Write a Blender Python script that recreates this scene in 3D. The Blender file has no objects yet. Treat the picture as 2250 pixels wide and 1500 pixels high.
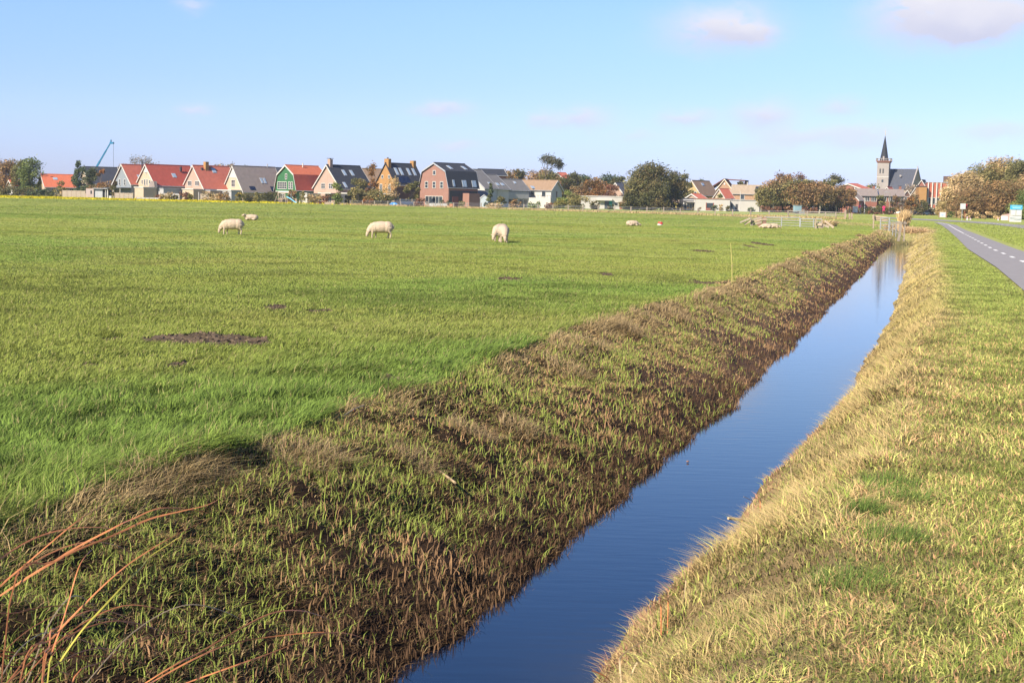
import bpy, math, random
import numpy as np
from mathutils import Vector, Matrix
random.seed(7); RNG = np.random.default_rng(7)
S = bpy.context.scene; COL = S.collection
W, H, F, EYE = 2250.0, 1500.0, 3200.0, 1.65
# ---------------------------------------------------------------- camera
PITCH = math.atan((750-441)/F); ROLL = math.atan(0.0215)
fw = Vector((0, math.cos(PITCH), -math.sin(PITCH)))
r0 = Vector((1, 0, 0)); u0 = Vector((0, math.sin(PITCH), math.cos(PITCH)))
rt = math.cos(ROLL)*r0 + math.sin(ROLL)*u0
up = -math.sin(ROLL)*r0 + math.cos(ROLL)*u0
cam = bpy.data.cameras.new('camera'); cam.sensor_width = 36; cam.lens = 36*F/W
cam.clip_start = 0.05; cam.clip_end = 20000
co = bpy.data.objects.new('camera', cam); COL.objects.link(co)
M = Matrix((( rt.x, up.x, -fw.x, 0), (rt.y, up.y, -fw.y, 0), (rt.z, up.z, -fw.z, EYE), (0, 0, 0, 1)))
co.matrix_world = M; S.camera = co
def ray(px, py): return fw + rt*((px-1125)/F) + up*((750-py)/F)
def at(px, py, Y):
    d = ray(px, py); return Vector((d.x*Y/d.y, Y, EYE + d.z*Y/d.y))
def on(px, py, z=0.0):
    d = ray(px, py); t = (z-EYE)/d.z; return Vector((d.x*t, d.y*t, z))
def yh(px): return 441 + 0.0215*(px-1125)
def gp(px, Y, z=0.0):
    x = (px-1125)/F*Y
    for _ in range(4):
        v = Vector((x, Y, z-EYE)); p = v.dot(rt)/v.dot(fw)*F + 1125
        x += (px-p)/F*Y
    return Vector((x, Y, z))
# ---------------------------------------------------------------- light
SUN_AZ, SUN_EL = math.radians(43), math.radians(36)      # sun behind the camera, to the left
sd = Vector((-math.sin(SUN_AZ)*math.cos(SUN_EL), -math.cos(SUN_AZ)*math.cos(SUN_EL), math.sin(SUN_EL)))
sl = bpy.data.lights.new('sun', 'SUN'); sl.energy = 5.0; sl.angle = math.radians(0.5); sl.color = (1.0, 0.885, 0.72)
so = bpy.data.objects.new('sun', sl); COL.objects.link(so); so.rotation_euler = sd.to_track_quat('Z', 'Y').to_euler()
wd = bpy.data.worlds.new('World'); S.world = wd; wd.use_nodes = True
nt = wd.node_tree; N = nt.nodes; L = nt.links; N.clear()
out = N.new('ShaderNodeOutputWorld'); bg = N.new('ShaderNodeBackground'); sky = N.new('ShaderNodeTexSky')
sky.sky_type = 'NISHITA'; sky.sun_disc = False; sky.sun_elevation = SUN_EL
sky.sun_rotation = math.pi + SUN_AZ; sky.altitude = 0; sky.air_density = 1.0; sky.dust_density = 0.2; sky.ozone_density = 3.0
bg.inputs['Strength'].default_value = 0.078
hs = N.new('ShaderNodeHueSaturation'); hs.inputs['Saturation'].default_value = 1.1
L.new(sky.outputs[0], hs.inputs['Color'])
tc = N.new('ShaderNodeTexCoord')
sxyz = N.new('ShaderNodeSeparateXYZ'); L.new(tc.outputs['Generated'], sxyz.inputs[0])
rampn = N.new('ShaderNodeValToRGB'); L.new(sxyz.outputs[2], rampn.inputs[0]); rampn.color_ramp.interpolation = 'EASE'
els = rampn.color_ramp.elements; els[0].position = 0.0; els[0].color = (.475, .535, 1.02, 1); els[1].position = .32; els[1].color = (.60, .72, 1.0, 1)
e_ = els.new(.06); e_.color = (.60, .645, .98, 1); e_ = els.new(.14); e_.color = (.72, .745, .93, 1)
tint = N.new('ShaderNodeVectorMath'); tint.operation = 'MULTIPLY'; L.new(hs.outputs[0], tint.inputs[0]); L.new(rampn.outputs[0], tint.inputs[1])
tsc = N.new('ShaderNodeVectorMath'); tsc.operation = 'SCALE'; L.new(tint.outputs[0], tsc.inputs[0]); tsc.inputs['Scale'].default_value = 1.27
def vm(op, a, b=None):
    n = N.new('ShaderNodeVectorMath'); n.operation = op
    for i, v in enumerate((a, b)):
        if v is None: continue
        if hasattr(v, 'is_linked'): L.new(v, n.inputs[i])
        else: n.inputs[i].default_value = v
    return n
def mm(op, a, b=None, c=None, clamp=False):
    n = N.new('ShaderNodeMath'); n.operation = op; n.use_clamp = clamp
    for i, v in enumerate((a, b, c)):
        if v is None: continue
        if hasattr(v, 'is_linked'): L.new(v, n.inputs[i])
        else: n.inputs[i].default_value = v
    return n.outputs[0]
ns = N.new('ShaderNodeTexNoise'); ns.inputs['Scale'].default_value = 42; ns.inputs['Detail'].default_value = 6; ns.inputs['Roughness'].default_value = .6
ns2 = N.new('ShaderNodeTexNoise'); ns2.inputs['Scale'].default_value = 14; ns2.inputs['Detail'].default_value = 3
mp = N.new('ShaderNodeMapping'); mp.inputs['Scale'].default_value = (1, 1, 2.0)
L.new(tc.outputs['Generated'], mp.inputs[0]); L.new(mp.outputs[0], ns.inputs[0]); L.new(mp.outputs[0], ns2.inputs[0])
CLOUDS = [(1580, 62, 105, 44, .62), (1655, 80, 50, 26, .45), (2060, 25, 120, 58, .85), (2150, 65, 75, 32, .6), (2240, 20, 60, 40, .4),
          (1680, 255, 62, 30, .5), (1900, 300, 100, 30, .32), (1270, 262, 75, 20, .45), (970, 242, 60, 14, .45), (435, 243, 30, 12, .35),
          (1510, 262, 60, 18, .4), (1845, 235, 45, 18, .35), (1000, 320, 50, 10, .3), (1180, 265, 25, 14, .3), (1750, 300, 90, 20, .3),
          (2190, 290, 80, 20, .3), (1640, 330, 90, 14, .25), (420, 8, 30, 14, .3), (1400, 300, 60, 12, .2), (1560, -700, 260, 80, .25)]
tot = None; tot2 = None
nsc = vm('SUBTRACT', ns.outputs['Color'], (.5, .5, .5)).outputs[0]
dirp = vm('ADD', tc.outputs['Generated'], vm('MULTIPLY', nsc, (.022, .022, .016)).outputs[0]).outputs[0]
for (cx, cy, rx, ry, al) in CLOUDS:
    c = ray(cx, cy).normalized(); rr = rt; uu = up
    a1 = vm('DOT_PRODUCT', dirp, tuple(rr)).outputs['Value']; a2 = vm('DOT_PRODUCT', dirp, tuple(uu)).outputs['Value']
    x1 = mm('MULTIPLY', mm('SUBTRACT', a1, c.dot(rr)), F/rx); x2 = mm('MULTIPLY', mm('SUBTRACT', a2, c.dot(uu)), F/ry)
    r2 = mm('ADD', mm('MULTIPLY', x1, x1), mm('MULTIPLY', x2, x2))
    e = mm('MULTIPLY', mm('POWER', 2.0, mm('MULTIPLY', r2, -1.6)), al)
    fr = mm('GREATER_THAN', vm('DOT_PRODUCT', tc.outputs['Generated'], tuple(c)).outputs['Value'], .8)
    e = mm('MULTIPLY', e, fr)
    sh = mm('MULTIPLY', e, x2)
    tot = e if tot is None else mm('ADD', tot, e)
    tot2 = sh if tot2 is None else mm('ADD', tot2, sh)
nf = mm('MULTIPLY_ADD', ns.outputs['Fac'], 4.0, -.75, clamp=True)
mask = mm('MULTIPLY', mm('MULTIPLY', tot, 1.8), nf, clamp=True)
shade = mm('MULTIPLY_ADD', tot2, .9, .5, clamp=True)
cmix = N.new('ShaderNodeMix'); cmix.data_type = 'RGBA'
CMA, CMB = cmix.inputs[6], cmix.inputs[7]
CMA.default_value = (4.3, 4.5, 5.9, 1); CMB.default_value = (6.6, 6.5, 6.9, 1)
L.new(shade, cmix.inputs[0])
fmix = N.new('ShaderNodeMix'); fmix.data_type = 'RGBA'
L.new(mask, fmix.inputs[0]); L.new(tsc.outputs[0], fmix.inputs[6]); L.new(cmix.outputs[2], fmix.inputs[7])
L.new(fmix.outputs[2], bg.inputs['Color']); L.new(bg.outputs[0], out.inputs[0])
S.view_settings.view_transform = 'Standard'; S.view_settings.look = 'None'; S.view_settings.exposure = 0.9; S.view_settings.gamma = 1.0
S.cycles.max_bounces = 6; S.cycles.diffuse_bounces = 2; S.cycles.glossy_bounces = 3; S.cycles.transparent_max_bounces = 4
# ---------------------------------------------------------------- helpers
def tag(o, label=None, cat=None, group=None, kind=None):
    if label: o['label'] = label
    if cat: o['category'] = cat
    if group: o['group'] = group
    if kind: o['kind'] = kind
    return o
def empty(name, loc, rz=0, label=None, cat=None, group=None):
    o = bpy.data.objects.new(name, None); COL.objects.link(o); o.location = loc; o.rotation_euler = (0, 0, rz)
    o.empty_display_size = .1
    return tag(o, label, cat, group)
class MB:
    def __init__(s): s.v = []; s.f = []
    def face(s, pts):
        b = len(s.v); s.v += [tuple(p) for p in pts]; s.f.append(tuple(range(b, b+len(pts)))); return s
    def box(s, x0, x1, y0, y1, z0, z1, m=None):
        b = len(s.v); P = [(x, y, z) for z in (z0, z1) for x, y in ((x0, y0), (x1, y0), (x1, y1), (x0, y1))]
        if m: P = [tuple(m @ Vector(p)) for p in P]
        s.v += P; s.f += [tuple(b+i for i in q) for q in ((3, 2, 1, 0), (4, 5, 6, 7), (0, 1, 5, 4), (1, 2, 6, 5), (2, 3, 7, 6), (3, 0, 4, 7))]
        return s
    def bar(s, a, b, w, h=None):          # box bar from a to b
        a = Vector(a); b = Vector(b); d = b-a; q = d.to_track_quat('Y', 'Z').to_matrix().to_4x4(); h = h or w
        return s.box(-w/2, w/2, 0, d.length, -h/2, h/2, Matrix.Translation(a) @ q)
    def extrude(s, prof, y0, y1):         # closed polygon in x,z extruded along y
        b = len(s.v); n = len(prof)
        s.v += [(x, y0, z) for x, z in prof] + [(x, y1, z) for x, z in prof]
        s.f.append(tuple(b+i for i in range(n))); s.f.append(tuple(b+n+i for i in reversed(range(n))))
        for i in range(n): j = (i+1) % n; s.f.append((b+j, b+i, b+n+i, b+n+j))
        return s
    def slab(s, prof, y0, y1, t):         # polyline in x,z thickened downwards by t
        for (a, b) in zip(prof[:-1], prof[1:]):
            s.extrude([(a[0], a[1]-t), (b[0], b[1]-t), b, a], y0, y1)
        return s
    def tube(s, pts, rad, n=6, cap=True):
        pts = [Vector(p) for p in pts]; b = len(s.v)
        if not hasattr(rad, '__len__'): rad = [rad]*len(pts)
        for i, p in enumerate(pts):
            d = (pts[min(i+1, len(pts)-1)]-pts[max(i-1, 0)]).normalized()
            a = d.orthogonal().normalized() if i == 0 else (a-d*a.dot(d)).normalized()
            c = d.cross(a)
            for k in range(n):
                t = 2*math.pi*k/n; s.v.append(tuple(p+(a*math.cos(t)+c*math.sin(t))*rad[i]))
        for i in range(len(pts)-1):
            for k in range(n):
                k2 = (k+1) % n; s.f.append((b+i*n+k, b+i*n+k2, b+(i+1)*n+k2, b+(i+1)*n+k))
        if cap:
            s.f.append(tuple(b+k for k in reversed(range(n)))); s.f.append(tuple(b+(len(pts)-1)*n+k for k in range(n)))
        return s
    def ellip(s, c, r, nu=10, nv=7, m=None):
        b = len(s.v)
        for j in range(nv+1):
            ph = math.pi*j/nv
            for i in range(nu):
                th = 2*math.pi*i/nu; p = Vector((r[0]*math.sin(ph)*math.cos(th), r[1]*math.sin(ph)*math.sin(th), r[2]*math.cos(ph)))
                if m: p = m @ p
                s.v.append((c[0]+p.x, c[1]+p.y, c[2]+p.z))
        for j in range(nv):
            for i in range(nu):
                i2 = (i+1) % nu; s.f.append((b+j*nu+i, b+(j+1)*nu+i, b+(j+1)*nu+i2, b+j*nu+i2))
        return s
    def build(s, name, mat, parent=None, smooth=False, label=None):
        me = bpy.data.meshes.new(name); me.from_pydata(s.v, [], s.f); me.update()
        if smooth: me.polygons.foreach_set('use_smooth', [True]*len(me.polygons))
        o = bpy.data.objects.new(name, me); COL.objects.link(o)
        if mat: me.materials.append(mat)
        if parent: o.parent = parent
        if label: o['label'] = label
        return o
def fast_mesh(name, verts, faces_list, mat, col=None, parent=None, smooth=False):
    """verts (n,3); faces_list = [(k-gon index arrays (m,k))]"""
    me = bpy.data.meshes.new(name); me.vertices.add(len(verts)); me.vertices.foreach_set('co', verts.astype(np.float32).ravel())
    li = np.concatenate([f.ravel() for f in faces_list]).astype(np.int32)
    tl = np.concatenate([np.full(len(f), f.shape[1]) for f in faces_list]).astype(np.int32)
    ts = np.concatenate([[0], np.cumsum(tl)[:-1]]).astype(np.int32)
    me.loops.add(len(li)); me.loops.foreach_set('vertex_index', li)
    me.polygons.add(len(tl)); me.polygons.foreach_set('loop_start', ts)
    try: me.polygons.foreach_set('loop_total', tl)
    except Exception: pass
    if smooth: me.polygons.foreach_set('use_smooth', np.ones(len(tl), bool))
    if col is not None:
        a = me.color_attributes.new('Col', 'FLOAT_COLOR', 'POINT')
        c4 = np.ones((len(verts), 4), np.float32); c4[:, :3] = col; a.data.foreach_set('color', c4.ravel())
    me.update(calc_edges=True); me.materials.append(mat)
    o = bpy.data.objects.new(name, me); COL.objects.link(o)
    if parent: o.parent = parent
    return o
def hsh(ix, iy, seed):
    h = (ix.astype(np.int64)*374761393 + iy.astype(np.int64)*668265263 + seed*974634777) & 0x7fffffff
    h = ((h ^ (h >> 13))*1274126177) & 0x7fffffff
    return ((h ^ (h >> 16)) & 0xffff)/65535.0
def vn(x, y, sc, seed=0):
    x = np.asarray(x, float)/sc; y = np.asarray(y, float)/sc; ix = np.floor(x); iy = np.floor(y); fx = x-ix; fy = y-iy
    fx = fx*fx*(3-2*fx); fy = fy*fy*(3-2*fy)
    a = hsh(ix, iy, seed); b = hsh(ix+1, iy, seed); c = hsh(ix, iy+1, seed); d = hsh(ix+1, iy+1, seed)
    return (a*(1-fx)+b*fx)*(1-fy) + (c*(1-fx)+d*fx)*fy
def fbm(x, y, sc, seed=0, o=3):
    r = 0; a = .5; t = 0
    for i in range(o): r = r + a*vn(x, y, sc, seed+i*17); t += a; a *= .5; sc *= .5
    return r/t
def sst(a, b, x): t = np.clip((x-a)/(b-a), 0, 1); return t*t*(3-2*t)
# ---------------------------------------------------------------- materials
def attr_mat(name, rough=.7, transl=.25, noise=None, spec=.25, upn=0):
    m = bpy.data.materials.new(name); m.use_nodes = True; t = m.node_tree; n = t.nodes; l = t.links
    b = n['Principled BSDF']; b.inputs['Roughness'].default_value = rough; b.inputs['Specular IOR Level'].default_value = spec
    a = n.new('ShaderNodeVertexColor'); a.layer_name = 'Col'; c = a.outputs[0]
    if noise:
        nz = n.new('ShaderNodeTexNoise'); nz.inputs['Scale'].default_value = noise[0]; nz.inputs['Detail'].default_value = 5
        g = n.new('ShaderNodeNewGeometry'); l.new(g.outputs['Position'], nz.inputs[0])
        mr = n.new('ShaderNodeMapRange'); mr.inputs[1].default_value = .3; mr.inputs[2].default_value = .7
        mr.inputs[3].default_value = 1-noise[1]; mr.inputs[4].default_value = 1+noise[1]; l.new(nz.outputs[0], mr.inputs[0])
        mu = n.new('ShaderNodeVectorMath'); mu.operation = 'SCALE'; l.new(c, mu.inputs[0]); l.new(mr.outputs[0], mu.inputs['Scale']); c = mu.outputs[0]
        if noise[2]:
            bp = n.new('ShaderNodeBump'); bp.inputs['Distance'].default_value = noise[2]; bp.inputs['Strength'].default_value = .8
            l.new(nz.outputs[0], bp.inputs['Height']); l.new(bp.outputs[0], b.inputs['Normal'])
    l.new(c, b.inputs['Base Color'])
    if upn:      # blades of turf share light: bend the shading normal towards the sky
        gn = n.new('ShaderNodeNewGeometry'); s1 = n.new('ShaderNodeVectorMath'); s1.operation = 'SCALE'; l.new(gn.outputs['Normal'], s1.inputs[0]); s1.inputs['Scale'].default_value = 1-upn
        ad = n.new('ShaderNodeVectorMath'); ad.operation = 'ADD'; l.new(s1.outputs[0], ad.inputs[0]); ad.inputs[1].default_value = (0, 0, upn); no = n.new('ShaderNodeVectorMath'); no.operation = 'NORMALIZE'
        l.new(ad.outputs[0], no.inputs[0]); l.new(no.outputs[0], b.inputs['Normal'])
    if transl:
        tr = n.new('ShaderNodeBsdfTranslucent'); l.new(c, tr.inputs[0]); mx = n.new('ShaderNodeMixShader'); mx.inputs[0].default_value = transl
        l.new(b.outputs[0], mx.inputs[1]); l.new(tr.outputs[0], mx.inputs[2]); l.new(mx.outputs[0], n['Material Output'].inputs[0])
    return m
_mc = {}
def mat(name, c, rough=.75, var=.12, sc=1.5, bump=0, rows=None, metal=0, spec=.4, bsc=None):
    if name in _mc: return _mc[name]
    m = bpy.data.materials.new(name); m.use_nodes = True; t = m.node_tree; n = t.nodes; l = t.links
    b = n['Principled BSDF']; b.inputs['Roughness'].default_value = rough; b.inputs['Metallic'].default_value = metal
    b.inputs['Specular IOR Level'].default_value = spec
    tcn = n.new('ShaderNodeTexCoord'); nz = n.new('ShaderNodeTexNoise'); nz.inputs['Scale'].default_value = sc; nz.inputs['Detail'].default_value = 6
    nz.inputs['Roughness'].default_value = .65; l.new(tcn.outputs['Object'], nz.inputs[0])
    mr = n.new('ShaderNodeMapRange'); mr.inputs[1].default_value = .3; mr.inputs[2].default_value = .7; mr.inputs[3].default_value = 1-var; mr.inputs[4].default_value = 1+var
    l.new(nz.outputs[0], mr.inputs[0])
    mu = n.new('ShaderNodeVectorMath'); mu.operation = 'SCALE'; mu.inputs[0].default_value = c[:3]; l.new(mr.outputs[0], mu.inputs['Scale'])
    cc = mu.outputs[0]; hgt = nz.outputs[0]
    if rows:      # rows of tiles / bricks / boards: (axis, spacing, darkness)
        sp = n.new('ShaderNodeSeparateXYZ'); l.new(tcn.outputs['Object'], sp.inputs[0])
        w = n.new('ShaderNodeMath'); w.operation = 'MULTIPLY'; l.new(sp.outputs[rows[0]], w.inputs[0]); w.inputs[1].default_value = 1/rows[1]
        fr = n.new('ShaderNodeMath'); fr.operation = 'FRACT'; l.new(w.outputs[0], fr.inputs[0])
        cp = n.new('ShaderNodeMapRange'); cp.inputs[1].default_value = .75; cp.inputs[2].default_value = 1.0; cp.inputs[3].default_value = 1; cp.inputs[4].default_value = rows[2]
        l.new(fr.outputs[0], cp.inputs[0]); m2 = n.new('ShaderNodeVectorMath'); m2.operation = 'SCALE'; l.new(cc, m2.inputs[0]); l.new(cp.outputs[0], m2.inputs['Scale']); cc = m2.outputs[0]
    l.new(cc, b.inputs['Base Color'])
    if bump:
        bp = n.new('ShaderNodeBump'); bp.inputs['Distance'].default_value = bump; l.new(hgt, bp.inputs['Height']); l.new(bp.outputs[0], b.inputs['Normal'])
    _mc[name] = m; return m
# ---------------------------------------------------------------- terrain
WZ = -0.80
def knots(pp, z):
    p = [on(x, y, z) for x, y in pp]; p.sort(key=lambda v: v.y); ys = np.array([v.y for v in p]); xs = np.array([v.x for v in p])
    s0 = .29; ys = np.concatenate([[-20], ys, [ys[-1]+40]]); xs = np.concatenate([[xs[0]-s0*(ys[1]+20)], xs, [xs[-1]+s0*40]])
    return lambda y: np.interp(y, ys, xs)
LT = knots([(60, 1150), (400, 1025), (620, 955), (850, 865), (1000, 825), (1180, 755), (1400, 680), (1560, 637), (1720, 580), (1900, 520)], 0)
LWt = knots([(830, 1500), (1075, 1320), (1300, 1150), (1560, 935), (1760, 740), (1860, 640), (1945, 548)], WZ)
RWt = knots([(1310, 1500), (1440, 1365), (1590, 1200), (1700, 1050), (1800, 915), (1890, 790), (1955, 680), (1990, 548)], WZ)
RT = lambda y: RWt(y) + 1.15 + .25*np.clip((y-30)/60, 0, 1)
YEND = 103.0
def LW(y): return LWt(y) + .10*(vn(y, y*0, .5, 3)-.5) + .16*(vn(y, y*0, 1.6, 4)-.5)
def RW(y): return RWt(y) - .05 + .22*sst(8, 17, y) + .12*(vn(y, y*0, .6, 5)-.5) + .22*(vn(y, y*0, 2.1, 6)-.5)
# cycle path and road, from their edges on the ground
def strip(pl, pr):
    a = [on(*p) for p in pl]; b = [on(*p) for p in pr]; return a, b
PL = [(2450, 830), (2330, 720), (2250, 642), (2190, 590), (2127, 549), (2102, 523), (2082, 505), (2068, 495), (2052, 489)]
PR = [(3100, 830), (2780, 720), (2520, 642), (2385, 590), (2262, 549), (2208, 523), (2160, 505), (2130, 495.5), (2108, 489)]
pl, pr = strip(PL, PR)
for i in range(len(pl)): pr[i] = pl[i] + (pr[i]-pl[i]).normalized()*min((pr[i]-pl[i]).length, 3.1)
pl.insert(0, pl[0]+(pl[0]-pl[1]).normalized()*24); pr.insert(0, pr[0]+(pr[0]-pr[1]).normalized()*24)
_py = np.array([p.y for p in pl]); _pl = np.array([p.x for p in pl]); _pr = np.array([p.x for p in pr])
def path_d(x, y):     # signed distance-like: <0 inside path
    a = np.interp(y, _py, _pl); b = np.interp(y, _py, _pr + np.array([0]*len(_pr)))
    d = np.maximum(a-x, x-b); return np.where((y > _py[0]) & (y < _py[-1]+3), d, 9.0)
DIRT = [(455, 752, 140, 15), (395, 806, 34, 10), (240, 744, 50, 6), (605, 677, 30, 5), (1332, 603, 16, 3), (1560, 622, 40, 5), (1120, 612, 26, 2), (700, 683, 30, 4),
        (1675, 536, 14, 3), (1650, 542, 8, 2.5), (1545, 551, 22, 2.5), (190, 802, 20, 6), (270, 812, 26, 6), (860, 838, 26, 6)]
_dirt = []
for (px, py, rx, ry) in DIRT:
    c = on(px, py); e = on(px+rx, py); g = on(px, py+ry); _dirt.append((c.x, c.y, e.x-c.x, abs(g.y-c.y)))
def dirt(x, y):
    r = np.zeros_like(np.asarray(x, float)); n = (fbm(x, y, .42, 71)-.5)*3.0+(fbm(x, y, .12, 72)-.5)*1.2
    for (cx, cy, rx, ry) in _dirt:
        q = ((x-cx)/rx)**2+((y-cy)/ry)**2; r = np.maximum(r, sst(1.0, .70, q+n*.8))
    return r
def zone(x, y):
    lt = LT(y) + .30*(fbm(x, y, 1.1, 11)-.5) + .18*(vn(y, y*0, .7, 12)-.5)
    lw = LW(y); rw = RW(y); r_t = RT(y) + .2*(vn(y, y*0, 1.3, 13)-.5)
    return lt, lw, rw, r_t
def terr(x, y):
    x = np.asarray(x, float); y = np.asarray(y, float)
    lt, lw, rw, r_t = zone(x, y)
    t1 = (x-lt)/(lw-lt); t2 = (r_t-x)/(r_t-rw)
    n = fbm(x, y, .45, 21)-.5; n2 = fbm(x, y, .16, 22)-.5
    b1 = WZ*np.clip(t1, 0, 1)**1.05; b2 = WZ*np.clip(t2, 0, 1)**1.1
    deep = WZ - .35*np.clip(np.minimum((x-lw), (rw-x))/.35, 0, 1)
    z = np.where(x < lt, 0, np.where(x < lw, b1, np.where(x < rw, deep, np.where(x < r_t, b2, 0))))
    onb = ((x > lt) & (x < r_t)); lump = np.where(x < lw, sst(0, .15, t1)*sst(1.02, .85, t1), sst(0, .2, t2)*sst(1.02, .8, t2)*.5)
    z = z + np.where(onb, lump*(n*.20+n2*.13+(fbm(x, y, .06, 23, 2)-.5)*.035*sst(16, 8, np.hypot(x, y))), 0)
    z = z + .05*np.exp(-((x-lt+.1)/.18)**2)*(vn(x, y, .5, 27))          # turf lip on the field edge
    dam = sst(YEND-1.5+(vn(x, x*0, 1, 5)-.5), YEND+3, y); z = z*(1-dam)
    d = np.hypot(x, y); fld = (fbm(x, y, 2.2, 31)-.5)*.09*sst(120, 20, d) + n*.03*sst(60, 15, d)
    pd = path_d(x, y); out_ = np.where(onb, 0, 1)
    z = z + fld*out_*sst(.1, 1.2, pd)*np.where(x > r_t, .5, 1) + .02*dirt(x, y)*(n+n2)*3*out_
    z = z - .03*sst(.15, -.2, pd)*0
    return z
def ground_col(x, y):
    lt, lw, rw, r_t = zone(x, y); d = np.hypot(x, y); t1 = (x-lt)/(lw-lt)
    nb = fbm(x, y, 6, 41); na = fbm(x, y, 25, 42); ns_ = fbm(x, y, 1.2, 43)
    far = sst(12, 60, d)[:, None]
    g1 = np.array([.075, .105, .022]); g2 = np.array([.275, .295, .070]); g3 = np.array([.225, .275, .060])
    fldc = (g2*nb[:, None] + g3*(1-nb[:, None])); fldc = fldc*(.82+.36*na[:, None]) 
    dk = sst(.60, .72, fbm(x, y, 2.5, 44))[:, None]*.25; fldc = fldc*(1-dk)
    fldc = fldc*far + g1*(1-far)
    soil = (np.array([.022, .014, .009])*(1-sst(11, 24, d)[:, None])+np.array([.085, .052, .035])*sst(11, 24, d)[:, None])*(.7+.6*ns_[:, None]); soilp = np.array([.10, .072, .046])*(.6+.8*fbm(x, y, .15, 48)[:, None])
    bank = soil*(1-.0)
    gb = sst(.42, .62, fbm(x, y, 1.6, 45))*(1-sst(.35, .8, t1)); farb = sst(14, 40, d)
    bankc = bank*(1-(gb*farb*.8)[:, None]) + np.array([.20, .19, .07])*(gb*farb*.8)[:, None]
    st = np.array([.38, .30, .15]); vg = np.array([.25, .30, .07]); vs = np.array([.33, .32, .11])
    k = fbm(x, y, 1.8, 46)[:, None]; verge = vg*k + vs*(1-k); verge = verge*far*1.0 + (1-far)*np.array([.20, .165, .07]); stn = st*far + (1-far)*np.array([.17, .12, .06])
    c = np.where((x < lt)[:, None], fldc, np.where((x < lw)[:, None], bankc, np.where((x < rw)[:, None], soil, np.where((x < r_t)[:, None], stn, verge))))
    right = sst(2, 7, x-r_t)[:, None]*far; c = np.where((x > r_t)[:, None], c*(1-right)+right*np.array([.28, .31, .07])*(.8+.4*nb[:, None]), c)
    dm = dirt(x, y)[:, None]; c = c*(1-dm)+soilp*dm
    dam = (sst(YEND-2, YEND+2, y)*(x > lt)*(x < r_t))[:, None]; c = c*(1-dam) + dam*np.array([.27, .25, .09])
    fd = field_far(x, y)[:, None]; c = c*(1-fd)+fd*np.array([.26, .21, .09])
    return c
FA = gp(700, 335); FB = gp(1857, 212)
def field_far(x, y):       # strip of dead grass under the far fence
    t = np.clip((x-FA.x)/(FB.x-FA.x), -0.02, 1.05); yl = FA.y+(FB.y-FA.y)*t
    return sst(-7, -3, y-yl)*sst(9, 5, y-yl)*((x > FA.x-5) & (x < FB.x+4))*sst(.25, .55, fbm(x, y, 5, 51))
dl = [2.0]
while dl[-1] < 130: dl.append(dl[-1]*1.0075)
while dl[-1] < 6000: dl.append(dl[-1]*1.03)
dl = np.array([.5, 1.2]+dl)
al = np.concatenate([np.arange(-180, -24, 3), np.arange(-24, 24.01, .16), np.arange(27, 180, 3)])*math.pi/180
DD, AA = np.meshgrid(dl, al, indexing='ij'); gx = (DD*np.sin(AA)).ravel(); gy = (DD*np.cos(AA)).ravel()
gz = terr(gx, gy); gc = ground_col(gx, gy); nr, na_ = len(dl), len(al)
i = np.arange(nr-1)[:, None]*na_; j = np.arange(na_)[None, :]; j2 = (j+1) % na_
quads = np.stack([i+j, i+j2, i+na_+j2, i+na_+j], -1).reshape(-1, 4)[:, ::-1]
gx = np.append(gx, 0); gy = np.append(gy, 0); gz = np.append(gz, 0); gc = np.vstack([gc, gc[:1]])
cen = len(gx)-1; jj = np.arange(na_); fan = np.stack([np.full(na_, cen), (jj+1) % na_, jj], -1)
Mg = attr_mat('ground_soil_and_turf', .95, 0, (3.5, .28, .02), .1)
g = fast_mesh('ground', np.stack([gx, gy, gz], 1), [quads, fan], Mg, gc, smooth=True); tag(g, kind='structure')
# water
wy = np.arange(-6, YEND+6, .5); wv = []
for y in wy: wv += [(float(LWt(y))-.7, y, WZ), (float(RWt(y))+.95, y, WZ)]
wm = bpy.data.materials.new('ditch_water'); wm.use_nodes = True; t = wm.node_tree; n = t.nodes; l = t.links
b = n['Principled BSDF']; b.inputs['Base Color'].default_value = (.004, .010, .024, 1); b.inputs['Roughness'].default_value = .02; b.inputs['IOR'].default_value = 1.40
b.inputs['Specular IOR Level'].default_value = .62
g_ = n.new('ShaderNodeNewGeometry'); mpn = n.new('ShaderNodeMapping'); mpn.inputs['Rotation'].default_value = (0, 0, .3); mpn.inputs['Scale'].default_value = (1.2, 5, 1)
nz = n.new('ShaderNodeTexNoise'); nz.inputs['Scale'].default_value = 2.2; nz.inputs['Detail'].default_value = 3; bp = n.new('ShaderNodeBump'); bp.inputs['Distance'].default_value = .0022; bp.inputs['Strength'].default_value = .6
l.new(g_.outputs['Position'], mpn.inputs[0]); l.new(mpn.outputs[0], nz.inputs[0]); l.new(nz.outputs[0], bp.inputs['Height']); l.new(bp.outputs[0], b.inputs['Normal'])
mb = MB(); mb.v = wv; mb.f = [(2*k, 2*k+1, 2*k+3, 2*k+2) for k in range(len(wy)-1)]; tag(mb.build('water', wm), kind='structure')
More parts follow.
